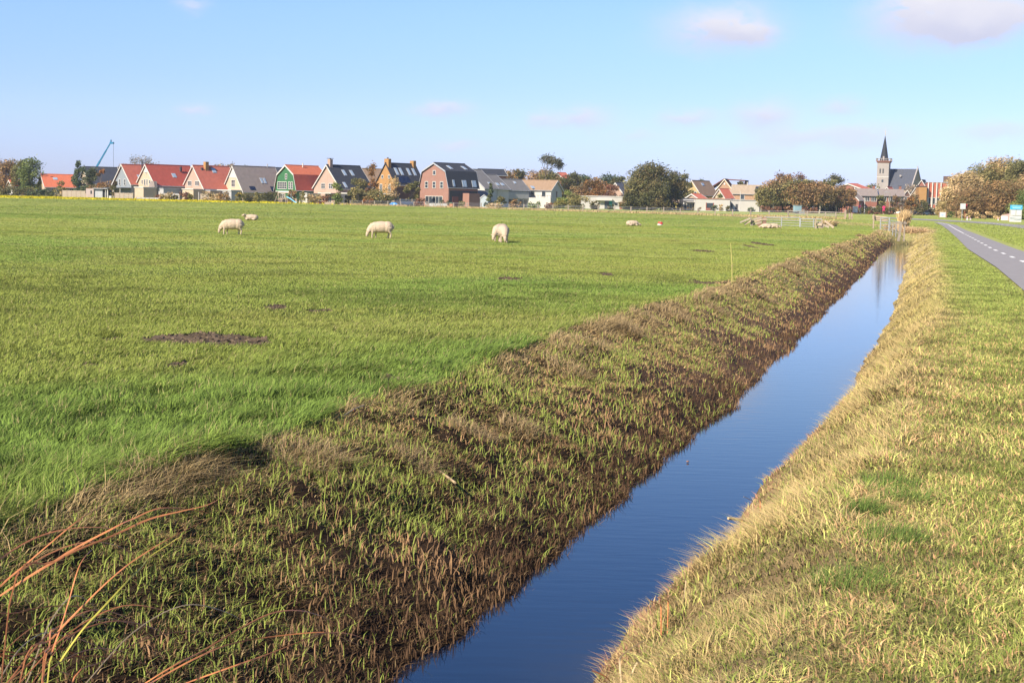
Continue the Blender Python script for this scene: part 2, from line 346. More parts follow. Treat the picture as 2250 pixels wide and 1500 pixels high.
# path, road
asph = mat('asphalt', (.24, .222, .208), .9, .10, 3, .003)
paint = mat('road_paint', (.75, .73, .68), .8, .15, 6)
def dens(a, n=6):
    o = []
    for p, q in zip(a[:-1], a[1:]):
        for k in range(n): o.append(p.lerp(q, k/n))
    return o+[a[-1]]
def strip_mesh(a, b, z, name, m):
    a = dens(a); b = dens(b); mb = MB(); mb.v = []
    for p, q in zip(a, b): mb.v += [(p.x, p.y, z), (q.x, q.y, z)]
    mb.f = [(2*k, 2*k+1, 2*k+3, 2*k+2) for k in range(len(a)-1)]
    return tag(mb.build(name, m), kind='structure')
strip_mesh(pl, pr, .035, 'cycle_path', asph)
mb = MB(); mid = [p.lerp(q, .5) for p, q in zip(pl, pr)]; up4 = Vector((0, 0, .04))
cum = [0]
for p, q in zip(mid[:-1], mid[1:]): cum.append(cum[-1]+(q-p).length)
def mpos(s_):
    return Vector((float(np.interp(s_, cum, [m_.x for m_ in mid])), float(np.interp(s_, cum, [m_.y for m_ in mid])), 0))
s_ = 0.0
while s_ < cum[-1]-1:
    p = mpos(s_); far_ = p.y > 98; q = mpos(s_+(2.9 if far_ else 1.5)); nn = Vector((-(q-p).y, (q-p).x, 0)).normalized()*(.04 if far_ else .065)
    mb.face([p-nn+up4, p+nn+up4, q+nn+up4, q-nn+up4]); s_ += 2.92 if far_ else 4.4
tag(mb.build('path_marking', paint), kind='structure')
RL = [(2500, 506), (2250, 495), (2170, 488.5), (2100, 485), (2060, 483), (2000, 480), (1940, 477.5)]
RR = [(2500, 519), (2250, 503), (2190, 494.5), (2115, 488.3), (2060, 486), (2000, 482.5), (1940, 479.5)]
ra, rb = strip(RR, RL); strip_mesh(ra, rb, .03, 'road', asph)
mb = MB()
for px in (2155, 2163, 2172, 2181, 2190, 2200, 2212, 2226, 2240):
    yy = np.interp(px, [2060, 2115, 2180, 2250], [484.6, 486.8, 491.2, 499]); a_ = on(px, yy); b_ = on(px+4, yy+.5); a_.z = b_.z = .036
    nn = Vector((.0, .35, 0)); mb.face([a_-nn, b_-nn, b_+nn, a_+nn])
tag(mb.build('road_marking', paint), kind='structure')
# ---------------------------------------------------------------- grass
FOOT = 2250/1024/F
def blades(pos, h, w, lean, col, name, m, curve=.5, label=None):
    """pos (n,3), h,w (n,), lean (n,2) horizontal tip offset as a fraction of h, col (n,3)"""
    n = len(pos); th = RNG.uniform(0, math.pi, n); ca = np.cos(th)*w*.5; sa = np.sin(th)*w*.5
    side = np.stack([ca, sa, np.zeros(n)], 1); L3 = np.concatenate([lean, np.zeros((n, 1))], 1)*h[:, None]
    ln = np.clip(np.linalg.norm(lean, axis=1), 0, 3); zt = h/np.sqrt(1+ln**2*.6); Z = np.zeros((n, 3)); Z[:, 2] = 1
    b0 = pos - Z*.01; m_ = pos + L3*.30 + Z*(zt*.6)[:, None]; tp = pos + L3*1.0 + Z*zt[:, None]
    V = np.stack([b0-side, b0+side, m_-side*.8, m_+side*.8, tp], 1).reshape(-1, 3); k = np.arange(n)[:, None]*5
    q = k+np.array([0, 1, 3, 2]); t_ = k+np.array([2, 3, 4]); c5 = np.repeat(col, 5, 0)
    o = fast_mesh(name, V, [q, t_], m, c5); tag(o, label, 'grass', kind='stuff'); return o
BANDS = [(3.8, 7, 6500), (7, 10, 5000), (10, 14, 3000), (14, 20, 2400), (20, 30, 1300), (30, 45, 620), (45, 70, 250), (70, 110, 90), (110, 170, 20), (170, 300, 6.5)]
X, Y = [], []
for (a_, b_, rho) in BANDS:
    hw = math.radians(21)+1.3/b_; nn_ = int(hw*(b_*b_-a_*a_)*rho); dd = np.sqrt(RNG.uniform(a_*a_, b_*b_, nn_)); an = RNG.uniform(-hw, hw, nn_)
    X.append(dd*np.sin(an)); Y.append(dd*np.cos(an))
X = np.concatenate(X); Y = np.concatenate(Y); D = np.hypot(X, Y); lt, lw, rw, r_t = zone(X, Y); Zt = terr(X, Y); n = len(X)
U = RNG.random(n); U2 = RNG.random(n); U3 = RNG.random(n); pd = path_d(X, Y)
wmin = .75*FOOT*D*(1-.33*sst(12, 22, D))
def mixc(a, b, t): return np.array(a)*(1-t[:, None]) + np.array(b)*t[:, None]
M_gr = attr_mat('grass_blades', .65, .22, None, .15, .6); M_dry = attr_mat('dry_stems', .85, .12, None, .1, .5)
WIND = np.array([.55, .12])
# --- meadow
sel = (X < lt) & (U > dirt(X, Y)*1.05) & ((fbm(X, Y, .13, 60) > .40-.34*sst(9, 22, D)) | (U2 < .35))
x, y, d = X[sel], Y[sel], D[sel]; u, u2, u3 = U[sel], U2[sel], U3[sel]
tuft = fbm(x, y, .9, 61); tuft2 = fbm(x, y, .35, 62); edge = sst(3.5, .2, lt[sel]-x)*sst(26, 10, d)
hh = (.045-.012*sst(10, 16, d)+(.05-.02*sst(10, 18, d))*tuft*sst(60, 20, d)+.055*edge*sst(.35, .75, tuft)+.07*sst(.5, .7, tuft2)*edge)*(.6+.7*u)*(1-.40*sst(16, 34, d))*(1+sst(60, 150, d)*.6)
lush = np.clip(.75*sst(48, 8, d)+.35*edge*(tuft-.3)+.3*(tuft-.5)*sst(50, 12, d), 0, 1); big = fbm(x, y, 7, 63); big2 = fbm(x, y, 26, 64)
c = mixc([.272, .315, .066], [.245, .285, .058], lush); c = c*(1-.30*sst(.40, .75, big)[:, None]*np.array([1, .35, .6])) * (.85+.3*big2)[:, None]
patch = sst(.57, .72, fbm(x, y, 1.7, 66))*sst(14, 26, d); c = c*(1-.30*patch[:, None])
yel = sst(.55, .75, fbm(x, y, 3.1, 67)); c = c*(1-yel[:, None]*.3) + np.array([.36, .33, .09])*(yel*.3)[:, None]
vr = .40*(1-.70*sst(12, 45, d)); c = c*(1+(.9*(fbm(x, y, .28, 65)-.5)+.5*(fbm(x, y, .10, 64)-.5))*sst(22, 10, d))[:, None]; c = c*(1-vr+2*vr*u2)[:, None]; dry = (u3 < .05+.06*yel)*(u3 < .06); c[dry] = np.array([.40, .34, .15])*(.7+.6*u2[dry])[:, None]
ang = (vn(x, y, .6, 68)-.5)*2.6 + (vn(x, y, .30, 69)-.5)*3.2*sst(20, 9, d); lw_ = .45+.9*tuft; lean = np.stack([np.cos(ang)*lw_, np.sin(ang)*lw_*.7], 1)*((.5+u3)*(1-.6*sst(15, 40, d)))[:, None] + RNG.normal(0, .42, (len(x), 2))
blades(np.stack([x, y, Zt[sel]], 1), hh, np.maximum(.0035+.002*u, wmin[sel])*(1+.5*u3), lean, c, 'meadow_grass', M_gr, label='bright green pasture grass of the sheep field, left of the ditch')
# --- left bank
t1 = (X-lt)/(lw-lt); gb = fbm(X, Y, .55, 71); gb2 = fbm(X, Y, 1.7, 72)
gb3 = fbm(X, Y, .16, 74); bare = np.maximum(sst(.50, .60, fbm(X, Y*.8, 2.0, 99))*sst(.30, .55, t1)*sst(6, 12, D), .9*sst(.62+.3*(gb2-.5), .78+.3*(gb2-.5), t1)*sst(13, 22, D)); pg = (1-.85*bare)*np.clip((.95*sst(.38, .58, gb*.40+gb2*.25+gb3*.35)*(1-.80*sst(.5, .95, t1))+.12)*(.50+.45*sst(9, 20, D)) + .28*sst(.35, 0, t1) + .30*sst(11, 22, D)*sst(.85, .5, t1), 0, 1)
sel = (t1 >= 0) & (t1 < .99) & (U < pg) & (Y < YEND+12); x, y, d = X[sel], Y[sel], D[sel]; u2, u3 = U2[sel], U3[sel]; tt = t1[sel]
strawy = sst(.45, .0, tt)*.55*sst(.35, .6, fbm(x, y, .8, 76))+.30+.38*sst(12, 25, d); isd = u3 < strawy
c = np.where(isd[:, None], np.array([.42, .31, .15]), np.array([.26, .31, .065]))*(.55+.8*u2)[:, None]
clump = sst(.5, .7, fbm(x, y, .7, 75)); hh = np.where(isd, .045+.14*sst(.3, 0, tt)*clump, .035+.060*u2)*(.40+1.0*RNG.random(len(x)))
lean = np.where(isd[:, None], np.array([.9, -.1])+RNG.normal(0, .7, (len(x), 2)), RNG.normal(0, .55, (len(x), 2))+np.array([.12, 0]))
blades(np.stack([x, y, Zt[sel]], 1), hh, np.maximum(.0045, wmin[sel])*(1+.5*u3), lean, c, 'bank_grass', M_gr, label='sparse short grass sprouting on the dark sloping ditch bank')
# --- stubble and clods of the left bank
pst = np.clip(.18+.62*sst(.30, .95, t1)+.1*gb, 0, 1)*(1-.8*pg)*.60*(1-.45*bare)
sel = (t1 >= .03) & (t1 < 1.03) & (U >= pg) & (U2 < pst) & (Y < YEND+6); x, y, d = X[sel], Y[sel], D[sel]; u3 = U3[sel]; u = RNG.random(len(x))
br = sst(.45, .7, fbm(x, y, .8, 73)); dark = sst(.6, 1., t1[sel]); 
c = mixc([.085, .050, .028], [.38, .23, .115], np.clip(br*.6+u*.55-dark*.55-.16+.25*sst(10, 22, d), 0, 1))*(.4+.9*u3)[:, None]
hh = (.025+.075*u*u3)*(1+.3*dark); lean = RNG.normal(0, .38, (len(x), 2))
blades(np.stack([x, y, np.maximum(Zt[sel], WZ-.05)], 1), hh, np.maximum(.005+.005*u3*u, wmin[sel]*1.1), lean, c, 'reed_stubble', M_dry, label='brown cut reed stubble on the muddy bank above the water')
# --- right bank and verge
t2 = (r_t-X)/(r_t-rw); sel = (X > rw+.0) & (t2 < .97) & (pd > .02+.25*(U3-.3)*sst(90, 20, D)) & (Y < 300)
sel &= ~((Y > 195) & (Y < 270) & (X > 48)) 
x, y, d = X[sel], Y[sel], D[sel]; u, u2, u3 = U[sel], U2[sel], U3[sel]; tb = np.clip(t2[sel], -9, 1); rr = x-r_t[sel]
k1 = fbm(x, y, 1.3, 81); k2 = fbm(x, y, .35, 82)
ps = np.clip(.50 + .26*sst(-.35, .2, tb) - .40*sst(.2, 1.0, rr) - .40*sst(.8, 3.5, rr)*sst(6, 13, d) + .55*(k1-.5)+.5*(k2-.5), .04, .95)
isd = u3 < ps; bank_ = sst(-.3, .25, tb)
c = np.where(isd[:, None], np.array([.40, .30, .135]), np.array([.20, .245, .05]))
c = np.where(((~isd) & (RNG.random(len(x)) < .35))[:, None], np.array([.50, .50, .14]), c); org = (RNG.random(len(x)) < .14)*(rr > 0); c[org] = np.array([.62, .36, .18]); c = c*(.50+.98*u2)[:, None]
hh_edge = 1-.45*sst(.62, .95, tb)
red = (RNG.random(len(x)) < .5*sst(.7, .95, tb)); c[red] = np.array([.30, .16, .10])*(.5+u2[red])[:, None]
hh = (.035+.025*u+bank_*.065*u2+.03*sst(.55, .75, k2)*bank_)*(1+.5*sst(60, 150, d)); la = (vn(x, y, .5, 83))*6.28
lean = np.stack([np.cos(la), np.sin(la)], 1)*(.6*isd+.25)[:, None]*(.5+u)[:, None] + np.array([-.05, -.1])*(bank_*isd)[:, None] + RNG.normal(0, 1.0, (len(x), 2))*(1-.4*sst(25, 60, d))[:, None]
cm_ = (c*np.ones(3)).mean(0); hh = hh*hh_edge; fm = (.85*sst(12, 32, d))[:, None]; cz = mixc([.245, .305, .065], [.48, .38, .15], np.clip(ps*1.15-.38*sst(.0, .5, rr), 0, 1)); c = c*(1-fm)+cz*fm; hh = hh*(1-.35*sst(20, 50, d)); keep = (k2 > .10+.25*(RNG.random(len(x))-.5)) | (d > 20); hh = hh*np.where(bank_ > .2, .35+.95*sst(.30, .70, k2), .55+.9*k2); c = c*(.72+.56*sst(.3, .65, k2))[:, None]; wv_ = np.maximum(.0032+.0035*(RNG.random(len(x)) < .25), wmin[sel])*(1+.4*u3)
x, y, c, hh, lean, wv_ = x[keep], y[keep], c[keep], hh[keep], lean[keep], wv_[keep]; zz_ = Zt[sel][keep]
ll = np.linalg.norm(lean, axis=1); lean = lean*np.minimum(1, np.where(bank_[keep] > .3, 1.5, 1.9)/np.maximum(ll, .01))[:, None]
blades(np.stack([x, y, zz_], 1), hh, wv_, lean, c, 'verge_grass', M_gr, label='straw coloured and green mown grass on the verge between ditch and cycle path')

# --- matted dead thatch on the left bank, and the grass over the dam at the ditch end
g_ = np.random.default_rng(31); TX, TY = [], []
for (a_, b_, rho) in [(4.2, 8, 6500), (8, 13, 4200), (13, 22, 1900), (22, 40, 600), (40, 75, 180), (75, 106, 80)]:
    hw = math.radians(21)+1.3/b_; m_ = int(hw*(b_*b_-a_*a_)*rho); dd = np.sqrt(g_.uniform(a_*a_, b_*b_, m_)); an = g_.uniform(-hw, hw, m_); xx = dd*np.sin(an); yy = dd*np.cos(an)
    k_ = (xx > LT(yy)-.35) & (xx < LWt(yy)+.25); TX.append(xx[k_]); TY.append(yy[k_])
TX = np.concatenate(TX); TY = np.concatenate(TY); l1, w1, rw1, rt1 = zone(TX, TY); T1 = (TX-l1)/(w1-l1); dT = np.hypot(TX, TY)
mat_ = fbm(TX, TY, .5, 91); mat2 = fbm(TX, TY, .17, 92); dens_ = (1-.85*np.maximum(sst(.50, .60, fbm(TX, TY*.8, 2.0, 99))*sst(.30, .55, T1)*sst(6, 12, dT), sst(.62, .80, T1)*sst(13, 22, dT)))*np.clip((1.0*sst(.36, .56, mat_*.6+mat2*.4))*(1-.62*sst(.35, .85, T1)) + .22 + .25*sst(10, 20, dT)*sst(.9, .6, T1), 0, 1)
k_ = (g_.random(len(TX)) < dens_) & (T1 > -.12) & (T1 < 1.0) & (TY < YEND+1); TX, TY, T1, dT, mat_ = TX[k_], TY[k_], T1[k_], dT[k_], mat_[k_]; m_ = len(TX)
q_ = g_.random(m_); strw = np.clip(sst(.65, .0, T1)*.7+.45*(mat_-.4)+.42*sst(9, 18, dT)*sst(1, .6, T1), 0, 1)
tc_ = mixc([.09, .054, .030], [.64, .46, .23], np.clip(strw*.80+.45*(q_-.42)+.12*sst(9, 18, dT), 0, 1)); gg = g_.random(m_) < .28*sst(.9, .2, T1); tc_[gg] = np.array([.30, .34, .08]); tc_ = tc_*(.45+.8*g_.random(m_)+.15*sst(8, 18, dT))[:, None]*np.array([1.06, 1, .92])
an = g_.uniform(0, 6.283, m_); mg = 1.2+2.2*g_.random(m_)
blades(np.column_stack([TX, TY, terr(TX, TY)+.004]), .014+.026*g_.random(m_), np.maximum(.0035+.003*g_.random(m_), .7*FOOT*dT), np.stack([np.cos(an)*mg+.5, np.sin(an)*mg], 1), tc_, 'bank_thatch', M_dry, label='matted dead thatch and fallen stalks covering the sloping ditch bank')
m_ = 30000; an = g_.uniform(math.radians(12), math.radians(19), m_); dd = g_.uniform(100, 230, m_); xx, yy = dd*np.sin(an), dd*np.cos(an); l1, w1, rw1, rt1 = zone(xx, yy); k_ = (xx > l1-.3) & (xx < rt1+.3) & (yy > YEND-1.2); xx, yy = xx[k_], yy[k_]; m_ = len(xx)
mx_ = fbm(xx, yy, 2, 95)+.3*sst(112, 104, yy); blades(np.column_stack([xx, yy, terr(xx, yy)]), .10+.12*g_.random(m_)*sst(118, 104, yy), np.full(m_, .05), g_.normal(0, .5, (m_, 2)), mixc([.27, .31, .07], [.50, .38, .20], np.clip((mx_-.35)*2.2, 0, 1))*(.7+.5*g_.random(m_))[:, None], 'dam_grass', M_gr, label='grass on the earth dam closing the far end of the ditch')

cx_, cy_ = [], []
for (cx, cy, rx, ry) in _dirt:
    m_ = int(np.clip(rx*ry*2600, 60, 9000)); cx_.append(cx+g_.uniform(-1.3, 1.3, m_)*rx); cy_.append(cy+g_.uniform(-1.3, 1.3, m_)*ry)
cx_ = np.concatenate(cx_); cy_ = np.concatenate(cy_); k_ = g_.random(len(cx_)) < dirt(cx_, cy_); cx_, cy_ = cx_[k_], cy_[k_]; m_ = len(cx_)
blades(np.column_stack([cx_, cy_, terr(cx_, cy_)]), .008+.022*g_.random(m_)**2, .02+.03*g_.random(m_), g_.normal(0, .5, (m_, 2)), np.array([.125, .092, .060])*(.4+1.0*g_.random(m_))[:, None], 'mud_clods', M_dry, label='trodden brown mud clods on the bare patches of the pasture')
COL.objects[-1]['category'] = 'mud'
# ---------------------------------------------------------------- building kit
def sc(Y): return F/Y
def ybase(px, Y): return yh(px)+EYE*F/Y
M_WT = mat('white_paint', (.52, .50, .45), .6, .05, .8); M_GL = mat('window_glass', (.035, .045, .055), .12, .2, .5, spec=.8)
M_SKL = mat('skylight_glass', (.30, .38, .46), .1, .1, .5, spec=.8); M_MET = mat('grey_metal', (.42, .43, .44), .45, .1, 2, metal=.3)
M_DK = mat('dark_board', (.05, .052, .055), .7, .15, 2); M_SOL = mat('solar_glass', (.012, .018, .04), .2, .1, 1, spec=.8)
def wallm(n, c): return mat(n, c, .85, .10, 1.2, .01, (2, .075, .90))
def tilem(n, c): return mat(n, c, .8, .14, 1.6, .02, (2, .30, .72))
W_CREAM = wallm('cream_brick', (.43, .34, .235)); W_PINK = wallm('pale_pink_brick', (.37, .26, .20)); W_OCHRE = wallm('ochre_brick', (.34, .185, .065))
W_RED = wallm('red_brown_brick', (.27, .145, .11)); W_GREEN = mat('green_boards', (.035, .13, .05), .6, .06, 2, 0, (2, .18, .75)); W_BLUE = mat('grey_blue_boards', (.21, .235, .25), .6, .06, 2, 0, (2, .2, .85))
W_WHITE = mat('white_render', (.46, .44, .40), .85, .06, .7); W_GREY = mat('pale_grey_render', (.34, .335, .33), .8, .06, .7); W_SAND = wallm('sand_brick', (.33, .26, .17))
W_DARK = wallm('dark_brick', (.12, .075, .06)); W_WOOD = mat('brown_boards', (.36, .22, .13), .75, .18, 1.5, 0, (0, .16, .6)); W_BRICK2 = wallm('terrace_brick', (.24, .10, .07))
R_RED = tilem('deep_red_tiles', (.34, .07, .045)); R_ORG = tilem('orange_tiles', (.48, .13, .06)); R_COR = tilem('coral_tiles', (.42, .12, .075)); R_GREY = tilem('grey_brown_tiles', (.23, .19, .165))
R_BLACK = tilem('black_glazed_tiles', (.032, .036, .046)); R_SLATE = tilem('slate_tiles', (.060, .066, .085)); R_BROWN = tilem('brown_tiles', (.27, .18, .11)); R_BEIGE = tilem('beige_tiles', (.33, .26, .18)); R_MOD = tilem('mid_grey_tiles', (.15, .145, .14))
def prof_gable(w, he, hr, ov=.35):
    k = (hr-he)/(w/2); return [(-w/2-ov, he-ov*k), (0, hr), (w/2+ov, he-ov*k)]
def prof_gambrel(w, he, hb, xb, hr, ov=.25):
    return [(-w/2-ov, he-ov*.4), (-xb, hb), (0, hr), (xb, hb), (w/2+ov, he-ov*.4)]
def window(T, mx, w, h, mull=1, bars=0, frame=None, name='window'):
    """window lying in the local xz plane of matrix mx (origin = centre, -y outwards)"""
    frame = frame or M_WT; f = MB(); t = .11; hw, hh = w/2, h/2
    f.box(-hw-t, -hw, -.07, .02, -hh-t, hh+t, mx); f.box(hw, hw+t, -.07, .02, -hh-t, hh+t, mx); f.box(-hw, hw, -.07, .02, hh, hh+t, mx); f.box(-hw-.03, hw+.03, -.12, .02, -hh-t, -hh, mx)
    for i in range(1, mull): x = -hw+w*i/mull; f.box(x-.045, x+.045, -.06, .02, -hh, hh, mx)
    for i in range(1, bars+1): z = -hh+h*i/(bars+1); f.box(-hw, hw, -.055, .02, z-.03, z+.03, mx)
    o = f.build(name, frame, T); MB().box(-hw, hw, -.035, .01, -hh, hh, mx).build('pane', M_GL, o); return o
def fr(x, z, y=0): return Matrix.Translation((x, y-.004, z))
def sr(w, y, z): return Matrix.Translation((w/2+.004, y, z)) @ Matrix.Rotation(math.pi/2, 4, 'Z')
def sl_(w, y, z): return Matrix.Translation((-w/2-.004, y, z)) @ Matrix.Rotation(-math.pi/2, 4, 'Z')
def on_roof(prof, seg, t, y, lift=.03):
    a = Vector((prof[seg][0], 0, prof[seg][1])); b = Vector((prof[seg+1][0], 0, prof[seg+1][1])); p = a.lerp(b, t); d = (b-a).normalized()
    nrm = Vector((0, 1, 0)).cross(d); nrm = -nrm if nrm.z < 0 else nrm; p += nrm*lift
    return Matrix(((d.x, 0, nrm.x, p.x), (0, 1, 0, y), (d.z, 0, nrm.z, p.z), (0, 0, 0, 1)))
def skylight(T, prof, seg, t, y, w=.8, h=1.2):
    m = on_roof(prof, seg, t, y); f = MB(); f.box(-h/2-.1, h/2+.1, -w/2-.1, w/2+.1, -.02, .05, m); o = f.build('skylight', M_MET, T)
    MB().box(-h/2, h/2, -w/2, w/2, .045, .075, m).build('pane', M_SKL, o)
def solar(T, prof, seg, t, y, w=3.0, h=1.7):
    m = on_roof(prof, seg, t, y); MB().box(-h/2, h/2, -w/2, w/2, 0, .08, m).build('solar_panel', M_SOL, T)
def chimney(T, x, y, z0, z1, w=.7, d=.7, m=None, cap=True):
    o = MB().box(x-w/2, x+w/2, y-d/2, y+d/2, z0, z1).build('chimney', m or W_PINK, T)
    if cap: MB().box(x-w/2-.15, x+w/2+.15, y-d/2-.15, y+d/2+.15, z1+.12, z1+.22).box(x-.12, x+.12, y-.12, y+.12, z1-.01, z1+.12).build('chimney_cap', M_DK, o)
    return o
def house(name, label, apex, D, th, yr, ye, hw, end, wall, roof, trim=None, gam=None, ov=.35, upper=None, group=None, gut=True, barge=True, hip=0, rise=0, w=None, l=None):
    th = math.radians(th); s = sc(D); p = gp(apex, D); yb = ybase(apex, D)
    hr = (yb-yr)/s*1.0; he = (yb-ye)/s; w = w or 2*hw/(s*math.cos(th)); l = l or abs(end-apex)/(s*abs(math.sin(th)))
    T = empty(name, p, -th, label, 'house', group)
    t = .16
    prof = prof_gable(w, he, hr, ov) if not gam else prof_gambrel(w, he, (yb-gam[0])/s, gam[1]/(s*math.cos(th)), hr)
    inn = [(max(-w/2, min(w/2, x)), z) for x, z in prof]
    k = (prof[1][1]-prof[0][1])/(prof[1][0]-prof[0][0]); ze = prof[0][1]+k*(ov if not gam else .25)
    inn[0] = (-w/2, ze); inn[-1] = (w/2, ze); inn = [(x, z-t-.01) for x, z in inn]
    MB().extrude([(-w/2, -.4)]+inn+[(w/2, -.4)], 0, l).build('wall', wall, T)
    if gam and len(gam) > 2: 
        r = MB().slab(prof[1:4], -.25, l+.25, t).build('roof', roof, T); MB().slab(prof[:2], -.25, l+.25, t).slab(prof[3:], -.25, l+.25, t).build('roof_skirt', gam[2], T)
    else: r = MB().slab(prof, -.3, l+.3, t).build('roof', roof, T)
    MB().tube([(0, -.3, hr+.02), (0, l+.3, hr+.02)], .12, 6).build('ridge_tiles', roof, r)
    if barge:
        pb = [(x, z+.03) for x, z in prof]; MB().slab(pb, -.38, -.302, .34).build('bargeboard', trim or M_WT, T); MB().slab(pb, l+.302, l+.38, .34).build('bargeboard', trim or M_WT, T)
    if upper:      # boarded top of the gable
        ins = prof[1][1]-t-.05; zb = (yb-upper[0])/s; kk = (hr-he)/(w/2); xx = (ins-zb)/kk
        MB().extrude([(-xx, zb), (0, ins), (xx, zb)], -.05, .0).build('gable_boarding', upper[1], T)
    if gut:
        for sx in (-1, 1): MB().tube([(sx*(prof[-1][0]+.06), -.3, prof[-1][1]-.12), (sx*(prof[-1][0]+.06), l+.3, prof[-1][1]-.12)], .07, 6).build('gutter', M_MET, T)
    return T, dict(w=w, l=l, he=he, hr=hr, prof=prof, s=s, yb=yb, th=th)
def box_house(name, label, px0, px1, D, ytop, depth, wall, th=0, cat='building', edge=None, z0=-.3):
    s = sc(D); T = empty(name, gp(px0, D), -math.radians(th), label, cat); w = (px1-px0)/(s*math.cos(math.radians(th))); h = (ybase((px0+px1)/2, D)-ytop)/s
    MB().box(0, w, 0, depth, z0, h).build('wall', wall, T)
    MB().box(-.15, w+.15, -.15, depth+.15, h+.003, h+.2).build('roof', edge or M_DK, T)
    return T, w, h
# ---- the row of houses, left to right
T, q = house('house', 'low house with long orange red roof beside the yellow flower strip, left of the conifer', 92, 372, 62, 383, 409, 20, 150, W_CREAM, R_ORG)
for y in (3, 9): skylight(T, q['prof'], 1, .35, y, .9, .9)
MB().box(.5, 1.1, 2, 2.6, q['hr']-1.6, q['hr']-.5).build('roof_vent', M_DK, T); 
for y in (2, 4.2, 6.5): window(T, sr(q['w'], y, 1.5), 1, 1.3, 1)
T, q = house('house', 'small red roofed white house half hidden by trees at the far left', 22, 385, 55, 396, 408, 12, 56, W_WHITE, R_ORG); window(T, fr(0, 1.6), 1.1, 1.3, 2); window(T, sr(q['w'], 2.2, 1.5), 1, 1.3)
T, q = house('house', 'dark barn like house with black roof behind the conifer under the crane', 186, 385, 64, 367, 402, 26, 247, W_CREAM, R_BLACK, hip=1); window(T, fr(-1, 3), 1, 1.2, 2)
window(T, fr(1.2, 3), 1, 1.2, 2)
T, q = house('house', 'grey blue boarded house with white gable edges and red roof', 269, 347, 44, 362, 402, 26, 316, W_BLUE, R_COR)
for x in (-1.15, 1.15): window(T, fr(x, 4.0), .62, 1.35, 1, 1)
skylight(T, q['prof'], 1, .62, 3.0); MB().tube([(1.2, 4.6, q['hr']-2.2), (1.2, 4.6, q['hr']+1.0)], .16, 8).build('flue', M_DK, T)
MB().box(-q['w']/2-.3, q['w']/2, -2.6, -.01, 2.55, 2.75).build('veranda_roof', M_DK, T)
for x in (-3.5, 0, 3.0): MB().box(x, x+.15, -2.5, -2.35, -.1, 2.54).build('veranda_post', M_WT, T)
T, q = house('house', 'cream brick house with deep red roof and a flat roofed white extension', 321, 343, 44, 362, 404, 27, 397, W_CREAM, R_RED, upper=(379, W_WHITE))
window(T, fr(0, 6.3), .3, .3, 1)
for x, hh in ((-1.6, .8), (-.5, 1.3), (.5, 1.3), (1.6, .8)): window(T, fr(x, 4.2 - (hh-.8)*.2), .42, hh, 1)
window(T, fr(-1.5, 1.35), .9, 1.9, 2, name='door')
skylight(T, q['prof'], 1, .5, 6.2, .9, 1.1); MB().box(1.3, 1.7, 8.3, 8.7, q['hr']-1.4, q['hr']-.3).build('roof_vent', M_DK, T)
MB().box(.6, 4.4, -3.4, -.01, -.3, 2.75).build('extension', W_CREAM, T); MB().box(.45, 4.55, -3.55, 0, 2.755, 2.98).build('extension_roof', M_WT, T)
MB().box(q['w']/2+.004, q['w']/2+2.6, .5, 9, -.3, 2.6).build('garage', W_GREY, T); MB().box(q['w']/2+.002, q['w']/2+2.7, .4, 9.1, 2.604, 2.8).build('garage_roof', M_MET, T)
MB().face([(2.3, -.02, 3.1), (4.9, -.02, 3.1), (4.6, -.02, 4.3), (3.2, -.02, 4.4)]).extrude([(2.3, 3.0), (5.0, 3.0), (4.5, 4.3), (3.3, 4.4)], -.8, -.03).build('dormer', R_GREY, T)
T, q = house('house', 'pale pink brick house with coral red roof and square ochre chimney', 425, 343, 44, 364, 411, 29, 488, W_PINK, R_COR)
for x in (-1.5, 1.6): window(T, fr(x, 4.1), 1.5, 1.0, 3)
skylight(T, q['prof'], 1, .2, 5.0, .9, 1.3); chimney(T, .6, 3.1, q['hr']-1.2, q['hr']+.9, .9, .9, W_OCHRE, False); MB().box(.6, 1.0, 1.6, 2.0, q['hr']-1.2, q['hr']-.5).build('roof_vent', M_DK, T)
MB().box(-.3, 4.2, -2.8, -.01, -.3, 2.6).build('extension', W_CREAM, T); MB().box(-.45, 4.35, -2.95, 0, 2.605, 2.8).build('extension_roof', M_WT, T); window(T, fr(1.4, 1.5, -2.8), .9, .8, 2)
MB().box(4.3, 6.6, 0.2, 8, -.3, 2.4).build('garage', W_PINK, T); MB().box(4.25, 6.8, .1, 8.1, 2.404, 2.6).build('garage_roof', M_MET, T)
T, q = house('house', 'cream house with white boarded gable top and broad grey brown roof', 512, 343, 44, 365, 417, 27, 588, W_CREAM, R_GREY, upper=(391, W_WHITE))
window(T, fr(.1, 4.3), 1.3, 1.5, 2, 1); window(T, fr(0, 7), .3, .3)
for y in (6.4, 7.3): skylight(T, q['prof'], 1, .55, y, .5, 1.4)
solar(T, q['prof'], 1, .86, 9.2, 2.2, 1.3); solar(T, q['prof'], 1, .85, 2.8, 1.5, 1.0); MB().tube([(0, 9.8, q['hr']-.2), (0, 9.8, q['hr']+.7)], .14, 8).build('flue', M_MET, T)
MB().box(-3.2, 3.6, -3.0, -.01, -.3, 2.5).build('extension', W_GREY, T); MB().box(-3.4, 3.8, -3.2, 0, 2.505, 2.75).build('extension_roof', M_WT, T); window(T, fr(2.2, 1.3, -3.0), .8, .8, 1)
T, q = house('house', 'white gabled house with dark slate roof showing behind the grey brown roof', 597, 372, 50, 369, 397, 19, 624, W_WHITE, R_SLATE)
window(T, fr(0, 3.5), 1, 1.2, 2)
T, q = house('house', 'dark green boarded house with mansard roof, orange above and deep red below', 628, 341, 44, 363.5, 417, 27, 688, W_GREEN, R_ORG, gam=(383.5, 21.5, R_RED))
window(T, fr(0.1, 6.1), .55, 1.1, 1, 1)
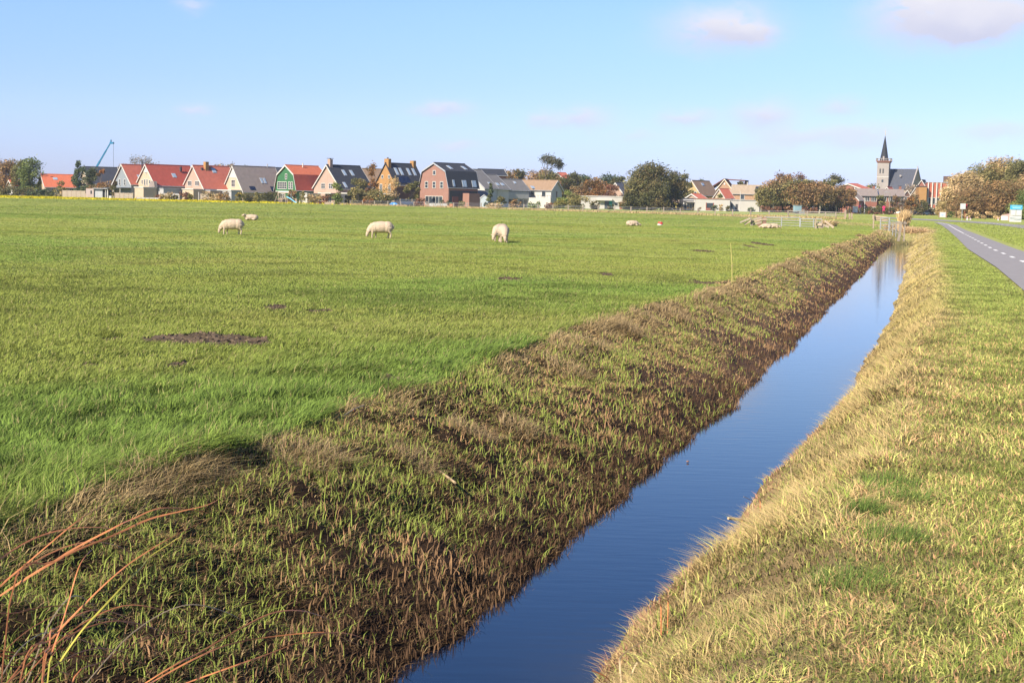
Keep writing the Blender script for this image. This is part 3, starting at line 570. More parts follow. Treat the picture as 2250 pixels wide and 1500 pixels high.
window(T, fr(-1.4, 4.05), 3.3, 1.5, 4, 2); window(T, fr(1.35, 4.05), .55, 1.5, 1, 2); window(T, fr(2.3, 4.05), .55, 1.5, 1, 2)
MB().tube([(.6, 4.4, q['hr']-.6), (.6, 4.4, q['hr']+.6)], .13, 8).build('flue', M_WT, T)
MB().box(-3.5, 3.6, -.35, -.01, 2.35, 2.75).build('fascia', M_WT, T); window(T, fr(-1.5, 1.2), 2.0, 1.7, 3, name='door'); window(T, fr(2.0, 1.2), 1.2, 1.7, 2)
MB().box(q['w']/2+.004, q['w']/2+2.8, 1, 7, -.3, 2.2).build('garage', W_WHITE, T); MB().box(q['w']/2+.002, q['w']/2+3, .8, 7.2, 2.204, 2.4).build('garage_roof', M_WT, T)
T, q = house('house', 'pink brick house with black glazed roof and tall capped chimney at the gable', 718, 338, 44, 363, 411, 33, 781, W_PINK, R_BLACK)
chimney(T, .1, .8, q['hr']-1.2, q['hr']+1.3, .95, .8, W_PINK)
for x in (-1.35, 1.45): window(T, fr(x, 4.1), 1.3, 1.05, 2, 1)
skylight(T, q['prof'], 1, .32, 3.7, .7, 1.6); skylight(T, q['prof'], 1, .32, 6.0, .7, 1.6); skylight(T, q['prof'], 1, .84, 1.8, .6, 1.5)
window(T, fr(-2.6, 1.3), 1.1, 1.3, 2); window(T, fr(.6, 1.2), 2, 2, 3, name='door'); MB().box(-.6, 4.2, -2.2, -.01, 2.35, 2.5).build('awning', M_WT, T); MB().box(4.6, 7.4, .3, 7, -.3, 2.4).build('garage', M_DK, T); MB().box(4.5, 7.6, .2, 7.1, 2.404, 2.62).build('garage_roof', M_WT, T)
T, q = house('house', 'house with a bright white gable and brown roof behind the birch', 793, 380, 52, 371, 404, 20, 835, W_WHITE, R_BROWN); window(T, fr(-.9, 4.0), .8, 1)
T, q = house('house', 'ochre brick house with two gable chimneys and tall skylights', 847, 338, 46, 359, 406, 25.5, 905, W_OCHRE, R_BLACK, barge=False, ov=.05)
chimney(T, .1, .42, q['hr']-2.0, q['hr']+.95, 1.55, .8, W_OCHRE, False); chimney(T, .1, q['l']-.5, q['hr']-1.6, q['hr']+.75, 1.3, .8, W_OCHRE, False)
MB().tube([(.1, .4, q['hr']+.9), (.1, .4, q['hr']+1.25)], .2, 8).build('chimney_pot', M_DK, T)
for y in (1.9, 3.3, 5.6, 7.2): skylight(T, q['prof'], 1, .38, y, .6, 1.9)
for y, k in ((2.2, .76), (3.8, .76)): solar(T, q['prof'], 1, k, y, 1.5, 2.0)
for x in (-1.25, 1.25): window(T, fr(x, 6.5), .55, .6, 1)
for x in (-1.7, 1.4): window(T, fr(x, 3.9), .75, 1.7, 2)
MB().box(-q['w']/2+.1, q['w']/2, -.25, -.01, 2.5, 2.75).build('fascia', M_WT, T); window(T, fr(2.2, 1.2), 1.3, 2, 2, name='door'); window(T, fr(-1.6, 1.3), 1.6, 1.5, 3)
MB().box(q['w']/2+.002, q['w']/2+.05, .2, q['l']-.2, -.3, q['he']-.6).build('side_sheet', W_DARK, T)  # thin dark brown sheet over the right-hand wall of the ochre house
T, q = house('house', 'tall red brown brick house with gambrel gable and dark ribbed roof with skylights', 953.3, 334, 44, 358.5, 411, 33, 1015, W_RED, R_BLACK, M_MET, gam=(376, 27), ov=.2)
window(T, fr(0, 7.6), .75, .9, 1)
for x in (-2.55, 0, 2.5): window(T, fr(x, 4.85), .85, 1.35, 1, 1)
window(T, fr(0, 1.35), 5.6, 1.75, 5)
for y in (1.7, 6.3): skylight(T, q['prof'], 2, .55, y+1, .7, 1.6)
for y in (1.1, 4.1, 4.8, 7.2, 7.9): skylight(T, q['prof'], 3, .74, y+.5, .5, 1.4)
MB().box(q['w']/2+.002, q['w']/2+.06, .3, q['l']-.2, -.3, q['he']-.8).build('side_sheet', M_DK, T)  # thin dark grey sheet over the right-hand wall, behind the maroon door
MB().box(q['w']/2+.06, q['w']/2+.12, 1.2, 3.0, -.3, 2.3).build('door', mat('maroon_door', (.16, .06, .05), .6), T)
MB().box(q['w']/2+.06, q['w']/2+2.4, 4.2, 7.6, -.3, 3.1).build('extension', W_RED, T)
for y in (8.2, 9.2): window(T, sr(q['w']+.2, y, 1.2), .7, 2.1, 1, frame=M_MET)
T, q = house('house', 'modern white house with steep mid grey roof right of the gambrel house', 1027, 352, 44, 372.5, 411, 38, 1053, W_WHITE, R_MOD, M_MET)
window(T, fr(4.0, 3.2), .9, 1.4, 1, 1, M_MET); skylight(T, q['prof'], 1, .75, 2.8, .8, .8); window(T, fr(4.2, 1), .9, 1.8, 1, frame=M_MET)
MB().box(q['w']/2-1.2, q['w']/2+1.6, -3, -.01, -.3, 2.4).build('extension', W_WHITE, T); MB().extrude([(q['w']/2-1.5, 2.4), (q['w']/2+.2, 3.9), (q['w']/2+1.9, 2.4)], -3.2, 0).build('extension_roof', R_MOD, T)
T, q = house('house', 'modern grey roofed terrace house with steep slope behind the young conifer', 1062, 356, 44, 383.5, 413, 30, 1087, W_WHITE, R_MOD, M_MET)
for y in (1.3, 3): skylight(T, q['prof'], 1, .68, y, .8, .9)
T, q = house('house', 'low grey terrace house with dark sliding glass and pale grey upper wall', 1093, 358, 52, 394, 415, 17, 1143, W_GREY, R_MOD, M_MET)
skylight(T, q['prof'], 1, .7, 9.0, .9, .9); skylight(T, q['prof'], 1, .3, 4.4, .5, .7)
MB().box(q['w']/2+.004, q['w']/2+.3, 0, q['l'], 2.2, 3.8).build('upper_wall', W_GREY, T)
for y in (2, 5.5, 9): window(T, sr(q['w'], y, 1.0), 2.4, 2.0, 2, frame=M_MET, name='door')
T, q = house('house', 'house with long dark roof rising behind the grey terrace', 1050, 420, 70, 372, 384, 8, 1103, W_BRICK2, R_BLACK)
T, q = house('house', 'white walled house with moss brown roof and balcony rail, gable facing right', 1222, 362, -62, 397.5, 416.5, 12.5, 1146, W_WHITE, R_BROWN)
for y in (2, 5, 6.6, 9): window(T, sl_(q['w'], y, 3.4), 1, 1.2, 1)
window(T, fr(0, 3.4), .8, 1.6, 1); MB().box(-q['w']/2-2.2, -q['w']/2-.01, -1, q['l']*.9, -.3, 2.5).build('extension', W_WHITE, T)
mb = MB(); mb.box(-q['w']/2-2.25, -q['w']/2-2.2, -1, q['l']*.9, 3.05, 3.12); 
for k in range(14): mb.box(-q['w']/2-2.25, -q['w']/2-2.2, -1+k*.85, -.94+k*.85, 2.5, 3.06)
mb.build('balcony_rail', M_DK, T)
# far red roofs between the trees
for (nm, px, D, th, yr, ye, hw, end, wm_, rm) in [
    ('orange red roof ridge poking out of the dark trees under the bare tree', 1224, 450, 60, 380, 392, 12, 1240, W_BRICK2, R_COR),
    ('brown orange roofed house between the brown trees, left of the big dark tree', 1310, 420, 50, 401, 425, 14, 1322, W_SAND, R_BROWN),
    ('house with a grey lilac roof beside the big dark tree', 1352, 400, 48, 402, 432, 22, 1372, W_PINK, R_SLATE)]:
    T, q = house('house', nm, px, D, th, yr, ye, hw, end, wm_, rm); window(T, fr(0, 3), .8, 1.0)
# low flat buildings
T, w, h = box_house('bungalow', 'low flat roofed white bungalow with teal sliding door, left of the big dark tree', 1278, 1367, 384, 432.5, 6, W_WHITE, 0, edge=M_WT)
MB().box(w*.56, w*.75, -.03, -.002, 0, 2.2).build('glazing', M_GL, T); MB().box(w*.67, w*.75, -.09, -.033, 0, 2.3).build('door', mat('teal_door', (.02, .26, .25), .5), T)
MB().box(w*.36, w*.74, -1.2, -.003, 2.2, 2.75).build('canopy', M_WT, T); window(T, fr(w*.85, 1.35), .7, .8, 1); MB().box(w*.93, w*.995, -.05, -.002, 0, 1.9).build('shutter', mat('rust_shutter', (.3, .12, .06), .7), T)
T, w, h = box_house('garden_house', 'small mauve brown flat roofed garden house with yellow shutters', 1461, 1491, 396, 435.5, 5, wallm('mauve_brick', (.30, .22, .19)), 18)
mb = MB()
for x in (.16, .56): mb.box(w*x, w*(x+.30), -.06, -.002, .15, 2.1)
mb.build('shutter', mat('yellow_shutter', (.72, .58, .16), .6, .1, 3, 0, (0, .25, .6)), T); MB().box(w*.46, w*.56, -.05, -.002, .1, 2.1).build('door_frame', M_WT, T)
T, w, h = box_house('annex', 'dark grey flat annex with white door between garden house and white bungalow', 1491, 1531, 402, 437, 5, W_GREY, 0); MB().box(0, w, -.04, -.001, 0, h-.5).build('cladding', M_DK, T)
MB().box(.5, 1.5, -.1, -.042, .2, 2.2).build('door', M_WT, T); MB().box(1.9, w, -2, -.045, 2.25, 2.4).build('veranda_roof', M_WT, T); window(T, fr(3.3, 1.1, -.04), 2.2, 1.6, 3)
T, w, h = box_house('bungalow', 'long low white flat roofed bungalow with one dark square opening', 1528, 1603, 398, 438, 7, W_WHITE, 0, edge=mat('rust_edge', (.32, .16, .12), .7))
MB().box(w*.32, w*.51, -.04, -.002, .3, 2.15).build('window', M_GL, T); MB().box(w*.30, w*.32, -.07, -.002, .2, 2.25).box(w*.51, w*.53, -.07, -.002, .2, 2.25).box(w*.32, w*.51, -.07, -.042, .2, .8).build('window_frame', mat('rust_frame', (.25, .07, .04), .7), T)
T, w, h = box_house('annex', 'white plastered side wall with narrow dark door below the solar roof', 1604, 1668, 402, 441, 6, W_WHITE, 0, edge=M_MET); MB().box(w*.18, w*.26, -.04, -.002, 0, 2).box(w*.02, w*.08, -.04, -.002, 1, 2.2).build('door', M_DK, T)
# houses behind them
T, q = house('house', 'yellow gabled house with broad moss brown roof right of the big dark trees', 1519, 425, 38, 397, 426, 18, 1563, wallm('yellow_brick', (.40, .30, .14)), R_BROWN)
window(T, fr(-1.6, 4.6), 1.6, 1.2, 2, frame=M_DK); window(T, fr(1.2, 4.8), .7, 1.1, 1); MB().box(-4, 1.8, -1.3, -.01, 3.2, 3.6).build('balcony', M_DK, T); window(T, fr(0, 1.5), 2, 1.6, 3); skylight(T, q['prof'], 1, .25, 4.5, 1.2, .8)
T, q = house('house', 'small annex house with pink brown tiled roof below the yellow gable', 1520, 412, 60, 426, 437, 14, 1538, W_PINK, R_COR)
T, q = house('house', 'dark brown boarded house with pale crossed gable boards', 1590, 440, 20, 394, 419, 19, 1601, W_WOOD, tilem('plum_tiles', (.14, .06, .05)), mat('sand_trim', (.72, .60, .42), .7))
for x in (-1.3, 1.3): window(T, fr(x, 4.9), 1.0, 1.1, 2)
MB().ellip((0, -.05, 8.0), (.3, .06, .35)).build('owl_board', M_WT, T)
MB().slab([(-q['w']/2-3.5, 6.2), (-1, 9.6), (5.5, 9.3), (q['w']/2+2.2, 6.0)], 3.0, 9, .3).build('cross_roof', tilem('plum_tiles', (.14, .06, .05)), T); MB().box(-q['w']/2-2.6, q['w']/2+1.8, 3.4, 8.6, -.3, 6.1).build('cross_wing', W_WOOD, T)
T, q = house('house', 'small house with bright orange roof below the crossed gable boards', 1580, 418, 55, 415, 433, 10, 1600, W_CREAM, R_COR)
T, q = house('house', 'long house with beige roof, large solar array and white windows', 1693, 428, -76, 408.5, 426, 6, 1612, W_WOOD, R_BEIGE, group=None)
for y in (2.6, 12): 
    window(T, sl_(q['w'], y, 4.2), 1.5, 1.2, 2)
for y in (2.0, 3.7): solar(T, q['prof'], 0, .52, y, 1.6, 2.8)
for y in (8.0, 13.4): window(T, sl_(q['w'], y, 4.2), 1.0, 1.4, 1)
MB().tube([(0, 7, q['hr']-.2), (0, 7, q['hr']+.9)], .14, 8).build('flue', M_WT, T)
# brick terraces
def terrace(label, px, px2, D, yr, ye, roof, nwin, red=False):
    s = sc(D); w = (px2-px)/s; T = empty('terrace_house', gp(px, D), -.10, label, 'house'); yb = ybase(px, D); hr = (yb-yr)/s; he = (yb-ye)/s
    MB().box(0, w, 0, 8, -.3, he).build('wall', W_BRICK2, T)
    mb = MB(); mb.v = [(-.3, -.4, he-.1), (w+.3, -.4, he-.1), (w+.3, 4, hr), (-.3, 4, hr), (-.3, 8.4, he-.1), (w+.3, 8.4, he-.1)]; mb.f = [(0, 1, 2, 3), (3, 2, 5, 4), (0, 3, 4), (1, 5, 2), (0, 4, 5, 1)]
    mb.build('roof', roof, T); MB().box(-.5, -.3, -.6, 4, he-.2, he+.1).bar((-.15, -.45, he), (-.15, 4, hr+.1), .28, .25).build('parapet', M_WT if not red else W_BRICK2, T)
    for k in range(nwin): window(T, fr(w*(k+.5)/nwin, he-.9), w/nwin*.72, 1.2, 3); window(T, fr(w*(k+.5)/nwin, 1.3), w/nwin*.5, 1.3, 2)
    MB().tube([(-.2, -.35, he-.1), (w+.2, -.35, he-.1)], .1, 6).build('gutter', M_DK, T); chimney(T, w*.9, 4.2, hr-1, hr+.8, .7, .7, W_BRICK2)
terrace('red brick terrace house with dark grey roof just right of the tree row', 1880, 1925, 440, 414, 430.5, R_GREY, 3)
terrace('red brick terrace house with grey roof behind the curved street lamp', 1930, 1984, 442, 415, 431, R_GREY, 3)
T, q = house('house', 'red brick house end with sloping parapet at the right edge of the tree row', 1868, 436, 50, 420, 438, 14, 1880, W_BRICK2, R_GREY)
T, q = house('house', 'house with bright orange red hipped roof above the terrace, left of the church', 1862, 470, 60, 404, 414, 20, 1884, W_BRICK2, R_COR)
T, q = house('house', 'house with white gable trim just below the church roof', 1947, 470, 35, 411, 424, 9, 1962, W_BRICK2, R_COR)
T, q = house('house', 'small dark house with white pointed gable right of the church', 1991, 460, 10, 418, 431, 9, 1993, W_DARK, R_BROWN); window(T, fr(0, 5), 1.2, .8, 2)
T, q = house('house', 'brown brick house with steep black roof right of the church', 2022, 468, 35, 396, 425, 17, 2033, W_BRICK2, R_BLACK); window(T, fr(-1.5, 4), 1.2, 1.2, 2); window(T, fr(2.2, 4), 1.6, 1.6, 2)
T, q = house('house', 'pale brick lean-to roofed house in front of the black roofed one', 2012, 455, 30, 408, 432, 13, 2020, W_SAND, R_BROWN); window(T, fr(0, 3.4), 1.0, 1.0, 1)
T, w, h = box_house('flat_building', 'modern red building with white upright fins beside the right hand grove', 2034, 2075, 450, 402, 9, mat('red_panels', (.34, .10, .06), .7, .08), 12, edge=M_MET)
for k in range(4): MB().box(.2+k*1.25, .5+k*1.25, -.5, -.002, 2.2, h-.05).build('fin', M_WT, T)
for k in range(3): window(T, fr(.97+k*1.25, 4.3), .6, 1.9, 1)
MB().box(-.4, 4.9, -.55, -.002, 1.7, 2.15).build('balcony', M_WT, T); MB().box(w-1, w+1.4, 1, 3, h+.2, h+2).build('roof_box', W_DARK, T)
T, w, h = box_house('flat_building', 'orange brown brick block with dark garage opening, left of the white finned building', 2016, 2033, 448, 411, 7, W_OCHRE, 8, edge=M_DK); MB().box(.7, 2.2, -.04, -.002, 1.5, 4).build('opening', M_DK, T)
# ---- church
D = 560; s = sc(D); yb = ybase(1939, D)
stone = mat('pale_church_stone', (.30, .265, .245), .85, .12, .5, .02, (2, .5, .85)); spm = tilem('spire_slate', (.022, .025, .032))
T = empty('church', gp(1937.5, D), -math.radians(22), 'village church with pale square tower, dark pointed spire and steep slate nave roof', 'church')
hp = (yb-354)/s; hw = 2.18; tp = (yb-299)/s
tw = MB().box(-hw, hw, -hw, hw, -.5, hp-.9).build('tower', stone, T)
MB().box(-hw-.25, hw+.25, -hw-.25, hw+.25, hp-.9, hp-.45).box(-hw-.5, hw+.5, -hw-.5, hw+.5, hp-.447, hp-.2).build('cornice', mat('cornice_brick', (.22, .10, .07), .8), T)
mb = MB()
for a_ in range(4):
    R_ = Matrix.Rotation(a_*math.pi/2, 4, 'Z'); mb.box(-hw-.5, hw+.5, -hw-.5, -hw-.38, hp+.62, hp+.74, R_)
    for k in range(9): mb.box(-hw-.5+k*.66, -hw-.32+k*.66, -hw-.5, -hw-.36, hp-.2, hp+.62, R_)
mb.build('balustrade', stone, T)
sp = MB(); n8 = 8
for k in range(n8):
    a1 = 2*math.pi*(k+.5)/n8; a2 = 2*math.pi*(k+1.5)/n8; r1 = 1.72
    sp.face([(r1*math.cos(a1), r1*math.sin(a1), hp-.2), (r1*math.cos(a2), r1*math.sin(a2), hp-.2), (.62*math.cos(a2), .62*math.sin(a2), hp+.2+(tp-hp)*.62), (.62*math.cos(a1), .62*math.sin(a1), hp+.2+(tp-hp)*.62)])
    sp.face([(.62*math.cos(a1), .62*math.sin(a1), hp+.2+(tp-hp)*.62), (.62*math.cos(a2), .62*math.sin(a2), hp+.2+(tp-hp)*.62), (0, 0, tp)])
S_ = sp.build('spire', spm, T)
MB().tube([(0, 0, tp-.5), (0, 0, tp+2.3)], .06, 6).box(-.35, .35, -.04, .04, tp+1.2, tp+1.32).ellip((0, 0, tp+.3), (.22, .22, .22)).build('weather_vane', mat('pale_gold', (.6, .5, .3), .4, metal=.4), S_)
MB().box(-.3, .3, -1.9, -1.2, hp-.1, hp+1.5).build('dormer', stone, S_)
for a_ in (0, 1, 3):
    R_ = Matrix.Rotation(a_*math.pi/2, 4, 'Z')
    for x in (-1.35, -.45): 
        m_ = R_ @ Matrix.Translation((x+.45 + (-.1 if x < -1 else .1), -hw-.004, hp-4.0)); f = MB(); f.box(-.26, .26, -.02, .01, -.9, .65, m_).extrude([(-.26, .65), (0, 1.05), (.26, .65)], -.02, .0)
        MB().box(-.26, .26, -.03, .01, -.9, .8, m_).build('belfry_opening', M_DK, tw)
MB().box(-.35, .35, -hw-.03, -hw+.01, hp-8.3, hp-7.3).build('window', M_GL, tw); MB().box(-hw-.05, hw+.05, -hw-.06, -hw-.003, hp-6.4, hp-6.2).build('string_course', M_WT, tw)
# nave: gable faces right-front, roof side faces us
Tn = Matrix.Translation((hw*.5, 1.0, 0)) 
nl = 13.0; nh = (yb-372)/s; ne = (yb-415)/s; nw = 10.5
def nave(p, y0, y1): return p
mbn = MB(); Rz = Matrix.Rotation(math.radians(22-38), 4, 'Z')   # world yaw of the ridge: points to the right and slightly nearer
def xf(x, y, z): return tuple(Rz @ Vector((x, y, z)) + Vector((-.3, 3.4, 0)))
def nv(name, m, faces, parent=T):
    mb = MB()
    for f in faces: mb.face([xf(*p) for p in f])
    return mb.build(name, m, parent)
y0, y1, ym = -nw/2+1, nw/2+1, 1.0
nv('nave_wall', mat('nave_stone', (.34, .27, .20), .9, .2, .6), [[(0, y0, -.5), (nl, y0, -.5), (nl, y0, ne), (0, y0, ne)], [(nl, y0, -.5), (nl, y1, -.5), (nl, y1, ne), (nl, ym, nh), (nl, y0, ne)], [(0, y1, -.5), (0, y0, -.5), (0, y0, ne), (0, ym, nh), (0, y1, ne)], [(nl, y1, -.5), (0, y1, -.5), (0, y1, ne), (nl, y1, ne)]])
nv('nave_roof', R_SLATE, [[(-.2, y0-.3, ne-.35), (nl-.3, y0-.3, ne-.35), (nl-.3, ym, nh+.1), (-.2, ym, nh+.1)], [(nl-.3, y1+.3, ne-.35), (-.2, y1+.3, ne-.35), (-.2, ym, nh+.1), (nl-.3, ym, nh+.1)]])
mb = MB(); mb.bar(xf(nl, y0-.3, ne-.3), xf(nl, ym, nh+.3), .45, .45).bar(xf(nl, ym, nh+.3), xf(nl, y1+.3, ne-.3), .45, .45).bar(xf(nl, ym, nh), xf(nl, ym, nh+1.2), .3).build('gable_coping', stone, T)
MB().box(-.35, .35, -.1, .1, -.35, .35, Matrix.Translation(xf(7.5, -1.9, nh-2.6))).build('roof_vent', stone, T)
# ---- mobile crane
T = empty('mobile_crane', gp(196, 460), -.4, 'bright blue mobile crane boom rising behind the black roofed house', 'crane')
bl = mat('crane_blue', (.015, .14, .27), .4, .06)
b0 = at(196, 395, 460)-gp(196, 460); b1 = at(243.5, 313, 460)-gp(196, 460); R_ = Matrix.Rotation(.4, 3, 'Z'); b0 = R_ @ b0; b1 = R_ @ b1
mb = MB(); pm = b0.lerp(b1, .5); p3 = b0.lerp(b1, .78); mb.bar(b0, pm, .50, .54); mb.bar(pm, p3, .40, .44); mb.bar(p3, b1, .30, .34); mb.build('boom', bl, T)
MB().box(b1.x-.3, b1.x+1.1, b1.y-.25, b1.y+.25, b1.z-.5, b1.z+.1).bar(b1, b1+Vector((.1, 0, .8)), .3).build('boom_head', bl, T)
MB().tube([b1+Vector((1.0, 0, -.3)), Vector((b1.x+1.0, b1.y, 4))], .045, 5).box(b1.x+.7, b1.x+1.3, b1.y-.2, b1.y+.2, 3.2, 4.0).build('hoist_cable', M_DK, T)
MB().box(-4, 6, -1.3, 1.3, .9, 2.0).box(4.2, 6, -1.3, 1.3, 2.0, 3.2).box(-3, .6, -1.2, 1.2, 2.0, 3.3).bar((-1.5, 0, 3.0), b0, .9).build('carrier', bl, T)
for x in (-3, -1.5, 3, 5):
    for y in (-1.2, 1.2): MB().tube([(x, y-.2, .6), (x, y+.2, .6)], .6, 14).build('wheel', M_DK, T)
# ---------------------------------------------------------------- vegetation
M_LEAF = attr_mat('tree_leaves', .65, .25, None, .2); M_BARK = mat('tree_bark', (.16, .12, .09), .9, .25, 2.0, .02); M_BARKL = mat('pale_bark', (.34, .29, .22), .9, .25, 2.0, .02)
PAL = dict(brown=[(.22, .145, .07), (.28, .18, .08), (.15, .12, .055)], olive=[(.18, .17, .065), (.24, .21, .085), (.125, .13, .05)], green=[(.13, .17, .05), (.17, .21, .06), (.09, .13, .04)],
           dark=[(.072, .080, .032), (.105, .105, .042), (.145, .12, .052)], orange=[(.28, .13, .04), (.22, .12, .04), (.16, .11, .04)], gold=[(.26, .21, .05), (.20, .18, .05), (.14, .14, .04)],
           conifer=[(.05, .08, .045), (.08, .11, .055), (.10, .12, .055)], tan=[(.48, .36, .19), (.40, .31, .16), (.29, .24, .115)], grey=[(.24, .20, .16), (.30, .25, .20), (.17, .15, .12)], rust=[(.20, .10, .06), (.15, .08, .05), (.24, .14, .08)],
           straw=[(.62, .46, .25), (.52, .38, .20), (.40, .28, .14)])
def tree(name, label, px, D, wpx, ytop, pal, kind='round', cb=.18, lean=.12, fill=1.0, trunk=True, leaf=None, yb=None, cat='tree', group=None, bark=None, dep=None, streak=0, nb=None, seed=None):
    rng = np.random.default_rng(seed if seed is not None else int(px*7+wpx*13+ytop))
    s = sc(D); w = wpx/s; y_b = ybase(px, D); h = (y_b-ytop)/s; dp = (dep or w*.8); base = gp(px, D)
    T = empty(name, base, 0, label, cat, group)
    ls = leaf or max(.22, 1.15*D*FOOT); c0 = h*cb; ch = h-c0
    nb = (nb or int(np.clip(w*h*.9, 14, 90))) if kind != 'hedge' else int(np.clip(w*h*2.2, 16, 260)); pts = []; cols = []
    P_ = np.array(PAL[pal])
    lobes = []
    for k in range(nb):
        u = rng.random()
        if kind == 'cone': z = c0+ch*(u**1.3)*.93; rmax = (1-(z-c0)/ch)*.95+.06; a = rng.uniform(0, 6.283); r = rmax*math.sqrt(rng.random()); br = (.10+.13*rmax)
        elif kind == 'tall': z = c0+ch*u*.93; rmax = math.sin(math.pi*min(1, .15+.8*(z-c0)/ch))**.6; a = rng.uniform(0, 6.283); r = rmax*math.sqrt(rng.random())*.85; br = .18+.1*rng.random()
        elif kind == 'wedge': z = c0+ch*u*.9; a = rng.uniform(0, 6.283); rmax = 1; r = math.sqrt(rng.random())*.9; br = .12+.1*rng.random()
        elif kind == 'hedge': z = c0+ch*u*.85; a = rng.uniform(0, 6.283); r = rng.random()**.5; br = .10+.08*rng.random()
        else: z = c0+ch*(.06+.86*u); rmax = math.sqrt(max(0, 1-(2*(z-c0)/ch-1)**2*.86)); a = rng.uniform(0, 6.283); r = rmax*math.sqrt(rng.random())*.88; br = .13+.12*rng.random()
        x = r*math.cos(a)*w/2; y = r*math.sin(a)*dp/2
        if kind == 'wedge' and (z-c0)/ch > 1-.9*abs(x/(w/2))**1.5: z = c0+ch*(1-.9*abs(x/(w/2))**1.5)*.85
        if kind == 'hedge': x = rng.uniform(-1, 1)*w/2*.95; y = rng.uniform(-1, 1)*dp/2; z = c0+ch*u*(.70+.3*vn(np.array([x]), np.array([px*1.]), 2.5, 5)[0])*.9
        x += lean*(z-c0); R_ = np.array([br*w, br*dp, br*w*.75]) if kind != 'hedge' else np.array([1, 1, .8])*min(h*.25, 1.2)
        R_[2] = min(R_[2], ch*.3); lobes.append((x, y, z, R_))
    tot_a = sum((l_[3][0]*l_[3][2]) for l_ in lobes); nl_ = int(np.clip(fill*w*h/(ls*ls)*7.5, 160, 14000)) if kind != 'cone' else int(np.clip(fill*w*h/(ls*ls)*5, 120, 9000))
    for (x, y, z, R_) in lobes:
        m_ = max(6, int(nl_*R_[0]*R_[2]/tot_a)); v = rng.normal(size=(m_, 3)); v /= np.linalg.norm(v, axis=1)[:, None]; v *= (rng.random(m_)**.35)[:, None]*(1+.25*rng.random(m_))[:, None]
        pts.append(np.array([x, y, z])+v*R_); c_ = P_[rng.integers(len(P_))]*(.8+.4*rng.random()); cols.append(np.repeat(c_[None], m_, 0)*(.80+.75*rng.random(m_))[:, None]*np.array([1.06, 1, .94]))
    P = np.concatenate(pts); C_ = np.concatenate(cols); k = P[:, 2] > .05; P = P[k]; C_ = C_[k]; n_ = len(P)
    spk = rng.random(n_) < .10; P[spk] += (np.array([.35+lean, 0, .75])*rng.random((n_, 1))*min(1.3, h*.11))[spk]
    A = rng.normal(size=(n_, 3)); A /= np.linalg.norm(A, axis=1)[:, None]
    if streak: A = A*(1-streak)+np.array([.85, 0, .5])*streak; A /= np.linalg.norm(A, axis=1)[:, None]
    B = np.cross(A, rng.normal(size=(n_, 3))); B /= np.linalg.norm(B, axis=1)[:, None]; sz = ls*(.5+.8*rng.random(n_))[:, None]*.80; el = 1+streak*1.6
    V = np.stack([P-A*sz*el, P+B*sz*.55/el**.3, P+A*sz*el, P-B*sz*.55/el**.3], 1).reshape(-1, 3); q_ = np.arange(n_)[:, None]*4+np.arange(4)
    fast_mesh('crown' if cat == 'tree' else 'foliage', V, [q_], M_LEAF, np.repeat(C_, 4, 0), T)
    if trunk:
        mb = MB(); r_ = max(.10, w*.028); tx = lean*ch*.5; mb.tube([(0, 0, -.2), (tx*.1+rng.normal(0, .1), 0, c0*.5+.1), (tx*.35, 0, c0+ch*.2), (tx*.9, 0, c0+ch*.62)], [r_*1.25, r_, r_*.8, r_*.3], 7)
        for (x, y, z, R_) in lobes[:10]:
            zz = min(z*.6, c0+ch*.35); mb.tube([(tx*.35*zz/(c0+ch*.2+.01), 0, zz*.8), (x*.55, y*.55, zz+(z-zz)*.55), (x, y, z)], [r_*.45, r_*.28, r_*.1], 5)
        mb.build('trunk', bark or M_BARK, T)
    return T
def bare_tree(name, label, px, D, wpx, ytop, lean=.35, pal='grey', yroot=None, tw=1.0, seed=1, leafy=.25, group=None):
    rng = random.Random(seed); s = sc(D); base = gp(px, D); h = (ybase(px, D)-ytop)/s; T = empty(name, base, 0, label, 'tree', group); mb = MB(); tips = []; w = wpx/s
    z1 = h*.40 if yroot is None else (ybase(px, D)-yroot)/s
    def grow(p, d, ln, r, lv):
        q = p+d*ln; mb.tube([p, p.lerp(q, .5)+Vector((rng.gauss(0, .05), 0, 0))*ln, q], [r, r*.8, r*.6], 5 if lv < 2 else 3, False)
        if lv >= 4: tips.append(q); return
        for _ in range(3 if lv < 3 else 4):
            nd = (d + Vector((rng.gauss(lean*.6, .75), rng.gauss(0, .5), rng.gauss(.12, .30)))).normalized(); grow(q, nd, ln*rng.uniform(.62, .85), r*.58, lv+1)
    mb.tube([(0, 0, -.3), (.1, 0, z1)], [.32, .22], 8)
    k = (h-z1)/2.9
    for a in (-.5, 0, .45): grow(Vector((.1, 0, z1*.98)), Vector((a+lean*.3, rng.gauss(0, .2), 1)).normalized(), k*1.05, .14, 0)
    tr = mb.build('trunk', M_BARK, T)
    if leafy:
        g_ = np.random.default_rng(seed); P = np.array([tuple(t) for t in tips]); P = np.repeat(P, max(1, int(3*leafy)), 0); P += g_.normal(0, .45, P.shape); n_ = len(P); ls = .30
        A = g_.normal(size=(n_, 3))*.5+np.array([.8, 0, .4]); A /= np.linalg.norm(A, axis=1)[:, None]; B = np.cross(A, g_.normal(size=(n_, 3))); B /= np.linalg.norm(B, axis=1)[:, None]
        V = np.stack([P-A*ls, P+B*ls*.35, P+A*ls, P-B*ls*.35], 1).reshape(-1, 3); C_ = np.array(PAL[pal])[g_.integers(0, 3, n_)]*(.7+.5*g_.random(n_))[:, None]
        fast_mesh('crown', V, [np.arange(n_)[:, None]*4+np.arange(4)], M_LEAF, np.repeat(C_, 4, 0), T)
    return T
